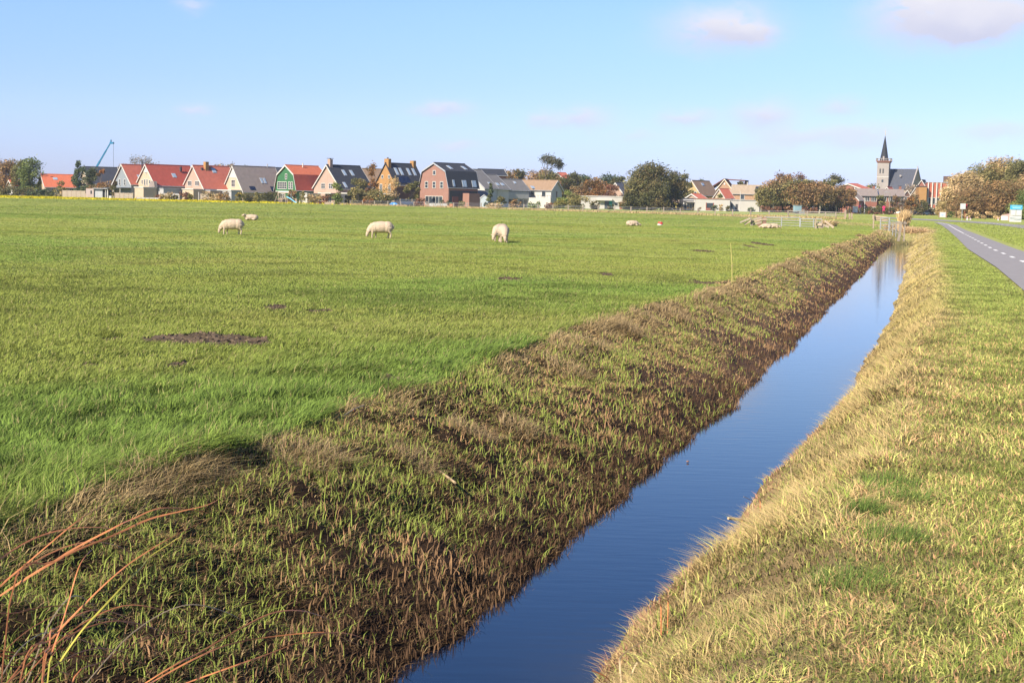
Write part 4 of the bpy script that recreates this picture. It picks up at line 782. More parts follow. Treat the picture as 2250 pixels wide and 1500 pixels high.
def bush(label, px, D, wpx, ytop, pal, kind='round', cat='bush', **k): return tree('bush' if cat == 'bush' else 'hedge', label, px, D, wpx, ytop, pal, kind, cb=.0, lean=k.pop('lean', .05), trunk=False, cat=cat, **k)
# left end
tree('tree', 'brown autumn tree at the very left edge', 12, 388, 62, 355, 'brown', cb=.12, seed=3)
tree('tree', 'round brown olive tree between the left edge tree and the green tree', 34, 384, 34, 352, 'olive', cb=.15)
tree('tree', 'full green round tree near the left edge', 64, 372, 52, 348, 'green', 'tall', cb=.12, lean=.05)
bush('dark hedge in front of the small red roofed white house', 30, 368, 90, 408, 'dark', 'hedge', 'hedge', dep=3)
bush('dark hedge under the green round tree', 90, 362, 70, 412, 'conifer', 'hedge', 'hedge', dep=3)
bush('round dark bush in front of the long orange red roof', 129, 360, 26, 400, 'olive')
tree('conifer', 'dark green conifer with pointed top in front of the black roofed house', 174, 362, 40, 350, 'conifer', 'cone', cb=.02, lean=0, fill=1.4)
tree('conifer', 'broad dark evergreen beside the pointed conifer', 193, 360, 36, 366, 'conifer', 'round', cb=.05, lean=0)
tree('tree', 'slim orange leaved tree in front of the black roof', 221, 358, 20, 368, 'orange', 'tall', cb=.1, lean=0)
bush('low brown hedge under the slim orange tree', 224, 357, 54, 397, 'brown', 'hedge', 'hedge', dep=2)
bush('green bush at the left corner of the grey blue house', 252, 341, 18, 398, 'dark')
bush('dry reddish shrub in front of the conifer beside the white shed', 160, 352, 56, 418, 'tan', 'hedge', 'hedge', dep=2)
bare_tree('bare_tree', 'bare treetop above the roofs of the grey blue and cream houses', 311, 420, 22, 347, .2, seed=4, leafy=.6)
for i, (px, w_, yt, pal) in enumerate([(262, 26, 361, 'grey'), (415, 26, 372, 'dark'), (478, 40, 357, 'grey'), (503, 24, 358, 'grey'), (532, 16, 354, 'conifer'), (605, 24, 376, 'grey')]):
    tree('tree', ['thin grey tree behind the black roof and grey blue house', 'dark tree in the gap between the deep red roof and the pink house', 'grey treetop rising behind the coral red roof', 'grey treetop left of the grey brown roof ridge', 'small green treetop above the grey brown roof', 'grey tree behind the green house'][i], px, 425, w_, yt, pal, cb=.2, fill=.7)
# garden fronts
G = [(404, 24, 421, 'rust', 'dry rust coloured shrub in front of the pink brick house'), (417, 14, 423, 'gold', 'yellow shrub beside the dark garden door'), (462, 44, 424, 'tan', 'straw brown shrubs at the foot of the coral red roof'),
     (492, 26, 424, 'brown', 'brown bush left of the white boarded gable house'), (526, 18, 422, 'gold', 'yellow green bush under the white boarded gable'), (545, 24, 427, 'dark', 'dark bush in front of the grey brown roof'), (565, 22, 424, 'olive', 'olive bush beside the small white garden extension'),
     (596, 44, 424, 'dark', 'long dark bush left of the climbing frame'), (642, 24, 419, 'brown', 'brown bush behind the blue slide'), (660, 20, 420, 'olive', 'olive bush right of the blue slide'), (690, 34, 428, 'tan', 'dry shrubs left of the pink house'),
     (711, 26, 431, 'rust', 'red brown bush below the pink house window'), (764, 18, 422, 'dark', 'low dark bush under the black glazed roof'), (370, 30, 423, 'tan', 'brown low shrub before the grey garage'), (384, 20, 429, 'dark', 'dark low bush before the grey garage'),
     (350, 16, 427, 'rust', 'small rust bush at the white extension')]
for (px, w_, yt, pal, lab) in G: bush(lab, px, 328, w_, yt, pal, fill=.9, dep=2)
tree('tree', 'round dense green tree in front of the pink house', 742, 326, 28, 404, 'green', 'tall', cb=.02, lean=0)
tree('tree', 'large round brown green tree right of the black roofed pink house', 787, 326, 44, 394, 'olive', cb=.03, lean=0, bark=M_BARKL)
tree('tree', 'tall loose autumn birch between the white gable and the ochre house', 817, 330, 30, 358, 'orange', 'tall', cb=.12, fill=.5, lean=0)
tree('tree', 'thin brown tree standing in front of the ochre gable', 858, 326, 34, 383, 'tan', 'tall', cb=.1, fill=.30, lean=.05)
tree('tree', 'green brown tree in front of the dark side of the ochre house', 903, 330, 30, 398, 'olive', cb=.15, lean=.1)
bush('wide olive bush below the birch', 828, 322, 50, 418, 'olive'); bush('orange brown bush in front of the wide olive bush', 806, 318, 28, 432, 'orange'); bush('green bush behind the fence near the blue tent', 849, 322, 26, 427, 'dark')
bush('dark hedge between the ochre and the gambrel house', 897, 336, 56, 432, 'conifer', 'hedge', 'hedge', dep=2); bush('brown shrub at the left corner of the gambrel house', 922, 320, 26, 437, 'rust')
bush('dark low shrub below the tall windows of the gambrel house', 975, 322, 22, 441, 'dark'); bush('small green shrub beside the brick extension', 1013, 318, 16, 443, 'olive')
tree('conifer', 'young dark conifer in front of the modern grey roofed house', 1078, 318, 25, 401, 'conifer', 'cone', cb=.02, lean=0, fill=1.3)
bush('brown green bush under the grey terrace', 1098, 322, 24, 434, 'olive'); bush('low tan bush beside the young conifer', 1085, 310, 34, 447, 'tan'); bush('dark bush in front of the terrace glass doors', 1130, 330, 26, 436, 'brown')
bush('trimmed green hedge in front of the white walled house', 1173, 322, 24, 441, 'green', 'hedge', 'hedge', dep=2); bush('red brown bush right of the white wall', 1205, 318, 20, 443, 'rust')
# middle tree belt
MT = [(1108, 440, 50, 376, 'brown', 'brown tree left in the belt behind the grey terrace'), (1132, 445, 36, 369, 'dark', 'dark windblown pine behind the grey terrace'), (1172, 440, 60, 374, 'brown', 'broad brown tree at the foot of the bare tree'), (1200, 432, 60, 376, 'olive', 'olive tree right under the bare tree'),
      (1226, 425, 36, 386, 'dark', 'dark tree in front of the orange red ridge'), (1250, 428, 46, 380, 'dark', 'dark green tree right of the orange red ridge'), (1275, 440, 40, 386, 'conifer', 'ragged evergreen in the middle of the tree belt'), (1330, 440, 60, 383, 'conifer', 'dark evergreen behind the gold leaved tree'),
      (1352, 430, 40, 388, 'dark', 'dark pine left of the lilac roof'), (1272, 402, 50, 402, 'brown', 'brown tree in front of the ragged evergreen'), (1305, 400, 56, 391, 'orange', 'gold brown tree above the white bungalow'), (1338, 395, 36, 408, 'rust', 'reddish tree right above the teal door bungalow')]
for (px, D_, w_, yt, pal, lab) in MT: tree('tree', lab, px, D_, w_, yt, pal, cb=.08, lean=.12)
bare_tree('bare_tree', 'tall bare windswept tree leaning right above the tree belt', 1196, 430, 60, 343, .75, yroot=385, seed=11, leafy=1.4, pal='dark')
tree('tree', 'green bush like tree right of the white walled house', 1240, 352, 30, 418, 'green', cb=.02, lean=0); bush('large olive bush along the fence left of the teal door bungalow', 1268, 340, 60, 430, 'olive', dep=4); bush('dark bush before the bungalow glazing', 1308, 345, 26, 441, 'dark'); bush('yellow green shrub behind the fence posts', 1226, 332, 30, 441, 'gold')
bush('small dark bush in front of the bungalow window', 1342, 345, 16, 448, 'dark')
tree('tree', 'big dark windswept tree in the middle of the village', 1413, 366, 88, 362, 'dark', cb=.0, lean=.14, fill=1.3, streak=.35, seed=21, nb=110, dep=9)
for px_, w_, yt_, l_, sd_ in ((1378, 36, 418, 'low left skirt of dark branches beside the big dark tree', 61), (1440, 60, 400, 'low dark middle bush between the two big dark trees', 62), (1405, 70, 425, 'wide dark bush at the foot of the big dark tree', 63)): bush(l_, px_, 360, w_, yt_, 'dark', fill=1.1, lean=.08, seed=sd_)
tree('tree', 'brownish lower half crown on the left of the big dark tree', 1392, 362, 54, 392, 'olive', cb=.0, lean=.1, seed=22, streak=.3)
tree('tree', 'dark brown windswept tree on the right of the big dark tree', 1470, 374, 58, 378, 'dark', cb=.02, lean=.2, fill=1.2, streak=.4, seed=23)
tree('tree', 'olive tree peeping out behind the dark brown windswept tree', 1503, 420, 24, 392, 'olive', cb=.05); tree('tree', 'dark treetop behind the yellow gabled house ridge', 1532, 460, 28, 391, 'conifer', cb=.1); tree('tree', 'dark treetop right of the crossed gable house', 1622, 470, 22, 398, 'dark', cb=.1)
bush('bright green bush above the white bungalow roof', 1575, 410, 26, 427, 'green'); bush('brown ivy hedge above the white bungalow roof', 1555, 412, 60, 430, 'brown', 'hedge', 'hedge', dep=2)
bush('round dark bush in front of the white bungalow', 1600, 385, 14, 452, 'dark'); bush('dark low bush by the dark square opening', 1570, 385, 16, 452, 'conifer'); bush('low brown hedge in front of the dark grey annex', 1515, 388, 56, 456, 'brown', 'hedge', 'hedge', dep=2); bush('sparse tan shrub before the white bungalow wall', 1583, 384, 12, 448, 'tan', fill=.5)
bush('dark green bush by the white plastered wall', 1651, 390, 20, 457, 'conifer')
# tree row 1655-1860
TRW = [(1672, 402, 40, 412, 'olive', 'olive tree at the left end of the long tree row'), (1690, 400, 44, 398, 'brown', 'brown tree second from the left in the long tree row'), (1712, 404, 50, 386, 'brown', 'tall brown tree with bare top in the long tree row'), (1742, 398, 46, 397, 'olive', 'olive tree in the middle left of the long tree row'),
       (1765, 402, 44, 396, 'olive', 'greener tree in the middle of the long tree row'), (1788, 400, 44, 399, 'brown', 'brown tree right of the middle of the long tree row'), (1812, 403, 46, 397, 'olive', 'olive tree near the right end of the long tree row'), (1836, 400, 36, 408, 'brown', 'brown tree at the right end of the long tree row'), (1860, 408, 40, 416, 'brown', 'thin brown tree in front of the brick house end'), (1700, 399, 60, 405, 'olive', 'low olive tree filling the left half of the long tree row'), (1752, 397, 60, 404, 'brown', 'low brown tree filling the centre of the long tree row'), (1800, 397, 60, 406, 'brown', 'low brown tree filling the right half of the long tree row')]
for (px, D_, w_, yt, pal, lab) in TRW: tree('tree', lab, px, D_, w_, yt, pal, cb=.30, lean=.1, bark=M_BARKL, fill=1.0, dep=5)
bush('dark undergrowth below the long tree row', 1755, 408, 200, 436, 'dark', 'hedge', 'hedge', dep=4, nb=90); bush('red brown brushwood at the foot of the long tree row', 1735, 392, 130, 453, 'rust', 'hedge', 'hedge', dep=2, nb=50)
bare_tree('bare_tree', 'bare brown treetop above the left of the long tree row', 1715, 420, 40, 383, .4, yroot=405, seed=5, leafy=.5, pal='rust'); bare_tree('bare_tree', 'flat topped windswept tree above the right of the long tree row', 1826, 420, 30, 388, .8, yroot=412, seed=6, leafy=.8, pal='dark')
bare_tree('bare_tree', 'small bare crown between the two treetops of the long tree row', 1748, 430, 20, 386, .5, yroot=404, seed=8, leafy=.3, pal='rust'); 
tree('tree', 'yellow green tree left of the church tower', 1903, 480, 40, 402, 'gold', cb=.1); tree('tree', 'bare twigged tree at the foot of the church nave', 1993, 500, 34, 405, 'grey', cb=.1, fill=.4)
SM = [(1935, 430, 22, 430, 'olive', 'small olive street tree by the red round sign'), (1968, 425, 26, 431, 'brown', 'bare brown street tree right of the curved lamp'), (1999, 420, 26, 430, 'orange', 'round orange brown tree above the reed clump'), (2026, 425, 30, 438, 'dark', 'dark bushy tree in front of the ochre block'), (1985, 424, 20, 436, 'grey', 'grey twigged tree between lamp and orange tree'), (2008, 430, 24, 424, 'brown', 'brown tree under the steep black roof')]
for (px, D_, w_, yt, pal, lab) in SM: tree('tree', lab, px, D_, w_, yt, pal, cb=.2, lean=0, fill=.8)
bush('clipped dark red hedge by the street', 1934, 405, 56, 463, 'rust', 'hedge', 'hedge', dep=1.5); bush('dark green hedge in front of the terrace', 1915, 425, 110, 452, 'dark', 'hedge', 'hedge', dep=2, nb=60); bush('green hedge behind the parked cars', 2020, 428, 80, 452, 'dark', 'hedge', 'hedge', dep=2)
# big right-hand trees
BR = [(2078, 330, 60, 408, 'tan', 'pale brown outer tree at the left flank of the big right hand grove'), (2100, 345, 90, 385, 'tan', 'tan tree with feathery top in the left of the right hand grove'), (2135, 350, 95, 366, 'olive', 'olive windblown tree in the middle of the right hand grove'), (2165, 352, 100, 350, 'tan', 'highest tan windblown tree of the right hand grove'),
      (2215, 345, 95, 357, 'olive', 'broad olive tree near the right edge behind the blue topped sign'), (2262, 340, 90, 352, 'tan', 'tan tree cut by the right edge of the picture'), (2120, 322, 90, 418, 'brown', 'low brown tree behind the white street sign'), (2185, 322, 95, 405, 'brown', 'brown front tree behind the low pink wall'), (2245, 300, 60, 415, 'green', 'green bushy tree right behind the blue topped sign')]
for i, (px, D_, w_, yt, pal, lab) in enumerate(BR): tree('tree', lab, px, D_, w_, yt, pal, cb=.02, lean=.28, fill=1.15, streak=.55, dep=8, nb=80, seed=40+i)
bush('pale orange reed hedge along the road below the right hand grove', 2150, 300, 120, 463, 'tan', 'hedge', 'hedge', dep=2, nb=60)
bush('green hedge beside the white banner board', 2087, 318, 18, 466, 'green', 'hedge', 'hedge', dep=1)
# wispy straw under the far fence and yellow flowers
def strawline(name, label, pts, n, h, c1, c2, w, wid, m, seed):
    g_ = np.random.default_rng(seed); k = g_.integers(0, len(pts)-1, n); t = g_.random(n); a = np.array([(p.x, p.y) for p in pts]); xy = a[k]*(1-t)[:, None]+a[k+1]*t[:, None]+np.stack([g_.normal(0, w, n), g_.normal(0, w, n)], 1)
    keep = vn(xy[:, 0], xy[:, 1], 4.0, seed) > .30; xy = xy[keep]; n = len(xy); hh = h*(.4+.8*g_.random(n)); col = (np.array(c1)*(1-t[keep])[:, None]+np.array(c2)*t[keep][:, None])*(.7+.5*g_.random(n))[:, None]
    blades(np.column_stack([xy, terr(xy[:, 0], xy[:, 1])]), hh, np.full(n, wid), g_.normal(.3, .4, (n, 2)), col, name, m, label=label); return COL.objects[-1]
fp = [gp(px, 1/np.interp(px, [700, 1857], [1/333, 1/211])-1) for px in range(700, 1858, 60)]
strawline('dry_grass', 'strip of tall dry straw coloured grass under the far fence', fp, 9000, .42, (.46, .34, .18), (.34, .27, .11), 1.3, .09, M_dry, 91)
n_ = 26000; g_ = np.random.default_rng(5); yy = g_.uniform(285, 352, n_); px_ = g_.uniform(-60, 800, n_); xs = (px_-1125)/F*yy; k = (g_.random(n_) < sst(800, 250, px_)) & (vn(xs, yy, 6, 9) > .22+.2*sst(200, 700, px_)); xs, yy = xs[k], yy[k]; n_ = len(xs)
o = blades(np.column_stack([xs, yy, terr(xs, yy)+.1]), .16+.2*g_.random(n_), np.full(n_, .16), g_.normal(0, .7, (n_, 2)), np.array([.72, .62, .02])*(.5+.6*g_.random(n_))[:, None], 'yellow_flowers', M_gr, label='band of yellow flowers along the far left edge of the field'); o['category'] = 'flowers'

tree('hedge', 'far dark wood line showing low behind the village', 1500, 540, 1500, 436, 'dark', 'hedge', cb=0, lean=0, trunk=False, cat='tree line', dep=6, leaf=.9)
# ---------------------------------------------------------------- fence, pens
M_POST = mat('weathered_post', (.28, .235, .18), .9, .2, 5, .004); M_PALE = mat('pale_timber', (.36, .28, .20), .85, .2, 4, .004); M_GALV = mat('galvanised_steel', (.36, .37, .36), .4, .1, 4, metal=.25)
M_RUSTW = mat('red_brown_timber', (.26, .15, .115), .85, .2, 4)
px_posts = [700.0, 734, 769, 796.7, 823, 852, 880.7, 909, 938, 967, 997, 1026.7, 1057, 1088, 1118.7, 1150.7, 1182, 1214.7, 1248.7, 1281, 1315, 1350, 1386, 1421, 1457.7, 1495, 1532.7, 1571, 1609.6, 1649, 1690, 1731.6, 1773, 1813, 1836]
posts = []; first = None
PH = '''left of the bush row|in front of the large round brown green tree, left one|in front of the large round brown green tree, right one|in front of the birch|in front of the orange brown bush foot|in front of the blue play tent left side|right beside the blue play tent|in front of the dark slatted fence|left of the gambrel house wall|in front of the tall windows of the gambrel house|right below the pale table of the gambrel house|in front of the brick extension of the gambrel house|left of the small pale glazed shed|just left of the young conifer|right of the young conifer|in front of the grey terrace glass doors|in front of the trimmed green hedge|in front of the red brown bush by the white wall|at the large olive bush, left end|at the large olive bush, middle|at the large olive bush, right end|in front of the teal door|at the left foot of the big dark tree|in front of the big dark tree middle|at the right foot of the big dark tree|in front of the yellow shutters|in front of the dark grey annex|in front of the dark square opening|by the round bush of the bungalow|right of the thin white flagpole|in front of the tree row left end|directly above the long pen gate|right of the wire crate|near the thick end post, second last|near the thick end post, last'''.split('|')
for i_, px in enumerate(px_posts[2:]):
    t = (px-700)/(1857-700); Dp = 1/(1/333*(1-t)+1/212*t); p = gp(px, Dp); p.z = float(terr(p.x, p.y)); posts.append((p, px, Dp))
    if first is None: first = MB().extrude([(-.085, -.4), (.085, -.4), (.085, 1.03), (.03, 1.1), (-.03, 1.1), (-.085, 1.03)], -.085, .085).build('fence_post', M_POST); o = first
    else: o = first.copy(); COL.objects.link(o)
    o.location = p; o.rotation_euler = (random.gauss(0, .03), random.gauss(0, .04), random.uniform(-.3, .3)); o.scale = (1, 1, random.uniform(.9, 1.06))
    tag(o, 'weathered wooden fence post '+PH[i_], 'fence post', 'posts of the wire fence along the far field edge')
mb = MB()
for hz in (.45, .75, .98):
    mb.tube([p+Vector((0, 0, hz-.01)) for p, _, _ in posts], .012, 3)
tag(mb.build('fence_wire', M_MET), 'thin wires strung along the weathered posts at the far side of the field', 'fence wire')
Te = empty('timber_fence', gp(1731, 238), 0, 'two rail timber fence continuing right from the wire fence to a thick post', 'fence')
o0 = Te.location
for hz in (.55, .95):
    a = gp(1731, 239)-o0; b_ = gp(1857, 212)-o0; MB().bar(a+Vector((0, 0, hz)), b_+Vector((0, 0, hz)), .05, .12).build('rail', M_POST, Te)
for px in (1857, ): p = gp(px, 211)-o0; MB().box(p.x-.12, p.x+.12, p.y-.12, p.y+.12, -.3, 1.35).build('post', M_PALE, Te)
for px in (1866, 1871): p = gp(px, 214); MB().box(-.1, .1, -.1, .1, -.3, .9).build('fence_stub', M_PALE).location = p; tag(COL.objects[-1], 'short pale post stub %s of the thick end post of the timber fence' % ('just right' if px == 1866 else 'furthest right'), 'post')
def P3(px, py, D): return at(px, py, D)
def hurdle(label, pA, pB, D, ytA, ytB, bars, upr=(0, .5, 1), r=.03, name='metal_hurdle'):
    """metal gate between ground pixels columns pA and pB; D may be a pair"""
    D0, D1 = D if isinstance(D, tuple) else (D, D); a = gp(pA, D0); b = gp(pB, D1); hA = (ybase(pA, D0)-ytA)/sc(D0); hB = (ybase(pB, D1)-ytB)/sc(D1)
    T = empty(name, a, 0, label, 'gate'); d = b-a
    f = MB(); f.tube([(0, 0, hA), (d.x, d.y, hB)], r*1.5, 6)
    for t in upr: q = d*t; hh = hA+(hB-hA)*t; f.tube([(q.x, q.y, -.2), (q.x, q.y, hh)], r*1.5, 6)
    f.build('frame', M_GALV, T)
    for k in range(bars): z = .12+(k)*(.82/bars); MB().tube([(0, 0, hA*z), (d.x, d.y, hB*z)], r*.8, 5).build('bar', M_GALV, T)
    return T
hurdle('long galvanised gate forming the back of the sheep pen', 1678, 1757, (123, 121), 477.5, 478, 3, (0, .5, 1), .028)
hurdle('shorter galvanised gate on the right of the sheep pen', 1758.5, 1805, (119, 117), 480.5, 481.7, 3, (0, .62, 1), .028)
def plank_fence(label, pts, D, mats, posts_, w=.14, name='plank_fence', cat='fence'):
    T = empty(name, gp(pts[0][0], D), 0, label, cat); o0 = T.location.copy()
    for k, (x0, y0, x1, y1) in enumerate(pts): MB().bar(P3(x0, y0, D+k*.05)-o0, P3(x1, y1, D-.6+k*.05)-o0, .04, w).build('rail', mats[k % len(mats)], T)
    for (x, yt) in posts_: q = gp(x, D)-o0; MB().box(q.x-.045, q.x+.045, q.y-.3, q.y-.2, -.2, (ybase(x, D)-yt)/sc(D)).build('post', mats[0], T)
    return T
plank_fence('sloping grey plank fence at the left end of the sheep pen', [(1626, 489, 1649, 479.5), (1636, 493, 1650, 485), (1650, 484, 1674, 477.5), (1650, 489, 1674, 482), (1651, 494, 1674, 488)], 121, [M_POST, M_PALE], [(1649, 478.5), (1651, 481)])
T = empty('pen_post', gp(1675, 122), 0, 'thick red brown double post at the left corner of the sheep pen', 'post'); MB().box(-.42, -.1, -.1, .1, -.2, .80).box(.0, .3, -.1, .1, -.2, .72).build('post', M_RUSTW, T); MB().box(-.5, .35, -.16, -.1, .45, .62).build('cross_board', M_PALE, T)
plank_fence('broken pale planks leaning at the right end of the sheep pen', [(1812, 485, 1832, 500), (1797, 490, 1822, 499), (1790, 492, 1806, 494), (1792, 499, 1810, 498)], 113, [M_PALE, M_POST], [(1790, 479), (1804, 482)], .16)
Tg = plank_fence('three rail timber fence left of the ditch end gate', [(1917, 474.5, 1951, 479), (1917, 478.5, 1951, 482), (1918, 482, 1951, 485)], 121, [M_PALE], [(1917, 471), (1933, 475), (1951, 477)], .16)
T = hurdle('galvanised field gate beside the leaning post at the ditch end', 1934, 1953, (110, 107), 479, 479, 4, (0, 1), .03, 'field_gate')
T = hurdle('low wire mesh hurdle between the field gate and the leaning post', 1955, 1975, (107, 93), 484.5, 487.5, 5, (0, .35, .7), .016, 'mesh_hurdle')
pz = on(1975.5, 519); T = empty('gate_post', pz, 0, 'leaning weathered timber post at the head of the ditch', 'post')
MB().bar((-.03, 0, -.3), (.10, 0, .90), .13, .13).build('post', M_POST, T); MB().bar((.33, .1, -.3), (.33, .1, .92), .08, .08).build('second_post', M_POST, T); MB().bar((-.55, .0, .78), (.45, .05, .80), .05, .1).build('rail', M_POST, T)
# ---------------------------------------------------------------- reed clump and straw at the ditch end
def tuft(name, label, px, py, r, h, n, c1, c2, lean=(.6, .1), cat='grass tuft', wd=.004, seed=0, z=0, ms=.7, spr=.6):
    g_ = np.random.default_rng(seed+int(px)); p = on(px, py, z); zz = float(terr(p.x, p.y)); a = g_.uniform(0, 6.283, n); rr_ = r*np.sqrt(g_.random(n)); xy = np.stack([np.cos(a)*rr_, np.sin(a)*rr_], 1)
    zg = terr(p.x+xy[:, 0], p.y+xy[:, 1])-zz; hh = h*(.45+.65*g_.random(n)); ln = xy/r*spr+np.array(lean)*(.3+.9*g_.random(n))[:, None]+g_.normal(0, ms, (n, 2)); t = g_.random(n)[:, None]
    c = (np.array(c1)*(1-t)+np.array(c2)*t)*(.65+.6*g_.random(n))[:, None]; d = math.hypot(p.x, p.y)
    o = blades(np.column_stack([xy, zg]), hh, np.full(n, max(wd, .7*FOOT*d)), ln, c, name, M_gr, label=label); del o['kind']; o['category'] = cat; o.location = (p.x, p.y, zz); return o
tuft('reed_clump', 'tall dry straw coloured reed clump behind the leaning post at the ditch end', 1983, 507, .34, 1.6, 700, (.85, .62, .32), (.55, .38, .18), (.16, 0), 'reeds', .025, 3, ms=.12, spr=.16)
tuft('reed_heap', 'flattened heap of dry reed right of the tall reed clump', 2003, 510, .95, .55, 700, (.85, .60, .34), (.55, .38, .20), (.8, 0), 'reeds', .03, 4, ms=1.1)
tuft('reed_heap', 'dry grass tussock behind the field gate at the ditch end', 1964, 506, .7, .6, 600, (.80, .58, .32), (.50, .36, .18), (.3, 0), 'reeds', .03, 5, ms=.5)
tuft('grass_tussock', 'brown dry tussock at the right end of the sheep pen', 1822, 497, .6, .65, 420, (.75, .58, .30), (.45, .34, .16), (.2, 0), 'grass tuft', .03, 6, ms=.4)
# dried tufts that lean over the brow of the left bank, green tufts on the verge
GR1, GR2, ST1, ST2 = (.10, .17, .035), (.20, .27, .06), (.50, .38, .20), (.32, .22, .11)
for px, py, lab, r in [(1975, 1100, 'dark lush green tuft on the verge, nearest to the road side of the dry bank', .20), (1880, 1288, 'large dark green grass tuft in the straw of the verge, lowest in the picture', .22), (1955, 1068, 'lush green tuft just behind the nearest road side tuft', .20), (1905, 1130, 'small green tuft left of the two lush verge tufts', .10), (1962, 1190, 'flat dull green tuft between the lush tufts and the lowest one', .18)]:
    tuft('grass_tuft', lab, px, py, r*.85, .11, 420, GR1, GR2, (.35, .1), 'grass tuft', .003, ms=.5)
BT = [(640, 985, .30, 'left most straw tuft drooping over the brow of the dark bank'), (705, 975, .22, 'small straw tuft beside the dark hollow on the bank brow'), (905, 945, .22, 'straw tuft on the brow between green pasture and dark bank, near the snapped stems'), (1035, 880, .26, 'round straw tuft on the brow above the broken reed stalk'), (1140, 860, .22, 'straw tuft half way down the bank under the brow'),
      (1245, 780, .34, 'broad straw tuft at the middle of the brow'), (1300, 745, .34, 'thick brown tuft with dark hollow at the middle of the brow'), (1370, 715, .32, 'tall dry tuft right of the thick brown one'), (1480, 680, .35, 'pinkish straw tuft before the thin upright stalk'), (1560, 660, .4, 'straw tuft at the foot of the thin upright stalk'), (1660, 630, .5, 'fluffy straw tuft right of the thin upright stalk'),
      (1730, 590, .5, 'windblown straw tuft further along the brow'), (1790, 565, .55, 'dry tuft near the far third of the brow'), (1850, 545, .6, 'far dry tuft near the ditch end'), (1900, 525, .6, 'last dry tuft before the field gate'), (430, 1035, .26, 'brown tuft drooping above the reed leaves'), (330, 1065, .24, 'dark brown tuft left of the drooping brown tuft')]
for px, py, r, lab in BT: tuft('straw_tuft', lab, px, py-4, r*.8, .13+.06*r, int(300+500*r), ST1, ST2, (.6, -.5), 'grass tuft', .0032, 7, ms=.95)
# ---------------------------------------------------------------- long reed leaves in the foreground
M_REED = mat('rusty_reed_leaf', (.52, .20, .075), .5, .25, 14, 0, spec=.4); M_REEDY = mat('yellowing_reed_leaf', (.42, .38, .06), .5, .2, 14); M_STALK = mat('dry_reed_stalk', (.46, .34, .19), .6, .2, 12)
def leaf(T, pts, d0, d1, w, m, root=True, name='leaf'):
    P = [at(px, py, d0+(d1-d0)*k/(len(pts)-1)) for k, (px, py) in enumerate(pts)]
    if root: P = [Vector((P[0].x+(P[0].x-P[1].x)*.4, P[0].y-.12, float(terr(P[0].x, P[0].y-.12))-.02))] + P
    Q = []
    for k in range(len(P)-1):
        p0 = P[max(k-1, 0)]; p1 = P[k]; p2 = P[k+1]; p3 = P[min(k+2, len(P)-1)]
        for j in range(5):
            t = j/5; Q.append(.5*((2*p1)+(p2-p0)*t+(2*p0-5*p1+4*p2-p3)*t*t+(3*p1-p0-3*p2+p3)*t**3))
    Q.append(P[-1]); o = T.location; V = []; n_ = len(Q); f = []
    for k, q in enumerate(Q):
        d = (Q[min(k+1, n_-1)]-Q[max(k-1, 0)]).normalized(); sd_ = d.cross(Vector((.15, -.9, .35))).normalized(); nn = d.cross(sd_); tw = .5*math.sin(k*.22+len(pts)); sd_ = (sd_*math.cos(tw)+nn*math.sin(tw))
        ww = w*.5*min(1, .45+k/n_*2)*(1-(k/(n_-1))**3*.85); q = q-o; V += [tuple(q-sd_*ww), tuple(q+nn*ww*.35), tuple(q+sd_*ww), tuple(q-nn*ww*.1)]
    for k in range(n_-1):
        for j in range(4): f.append((4*k+j, 4*k+(j+1) % 4, 4*k+4+(j+1) % 4, 4*k+4+j))
    mb = MB(); mb.v = V; mb.f = f; return mb.build(name, m, T, smooth=False)
Ta = empty('reed_plant', (on(60, 1560, -.2)), 0, 'clump of long rusty arching reed leaves in the bottom left corner', 'reeds')
LV = [([(-60, 1290), (0, 1228), (80, 1180), (160, 1160), (240, 1160), (312, 1182)], .009, M_REED), ([(-70, 1370), (0, 1288), (60, 1236), (116, 1188), (160, 1152), (200, 1124), (248, 1100)], .010, M_REED),
      ([(-90, 1370), (0, 1308), (80, 1256), (160, 1212), (248, 1176), (328, 1140), (400, 1122), (452, 1110), (478, 1098)], .013, M_REED), ([(20, 1330), (120, 1232), (248, 1160), (290, 1140), (352, 1116), (424, 1120), (466, 1128)], .011, M_REED),
      ([(44, 1496), (116, 1400), (200, 1312), (256, 1260), (304, 1224), (384, 1176), (466, 1136)], .010, M_REED), ([(104, 1500), (132, 1452), (180, 1384), (224, 1336), (280, 1276), (312, 1244), (332, 1220), (400, 1176)], .011, M_REEDY),
      ([(95, 1500), (115, 1430), (135, 1372), (152, 1316), (172, 1248), (192, 1216), (208, 1204)], .009, M_REED), ([(92, 1500), (108, 1420), (116, 1380), (168, 1400), (232, 1428), (260, 1456)], .009, M_REED), ([(-40, 1420), (0, 1428), (60, 1440), (116, 1468), (160, 1484), (184, 1500)], .010, M_REED), ([(-40, 1420), (0, 1438), (48, 1460), (100, 1484)], .008, M_REED), ([(-60, 1470), (30, 1440), (110, 1420), (190, 1450), (240, 1500)], .009, M_REED), ([(-80, 1340), (20, 1270), (110, 1215), (190, 1190), (262, 1200), (330, 1240)], .009, M_REED), ([(-60, 1400), (40, 1345), (150, 1330), (250, 1352), (330, 1390)], .008, M_REED), ([(-50, 1500), (60, 1462), (180, 1440), (300, 1452), (380, 1480)], .008, M_REED), ([(150, 1520), (230, 1450), (330, 1400), (430, 1385), (500, 1400)], .008, M_REED)]
for i_, (pp, w_, m_) in enumerate(LV): leaf(Ta, pp, 4.3+.05*i_, 5.0+.06*i_, w_*.62, m_)
Tb = empty('reed_plant', (on(330, 1560, -.3)), 0, 'few long reddish reed leaves bending over the black mud at the bottom edge', 'reeds')
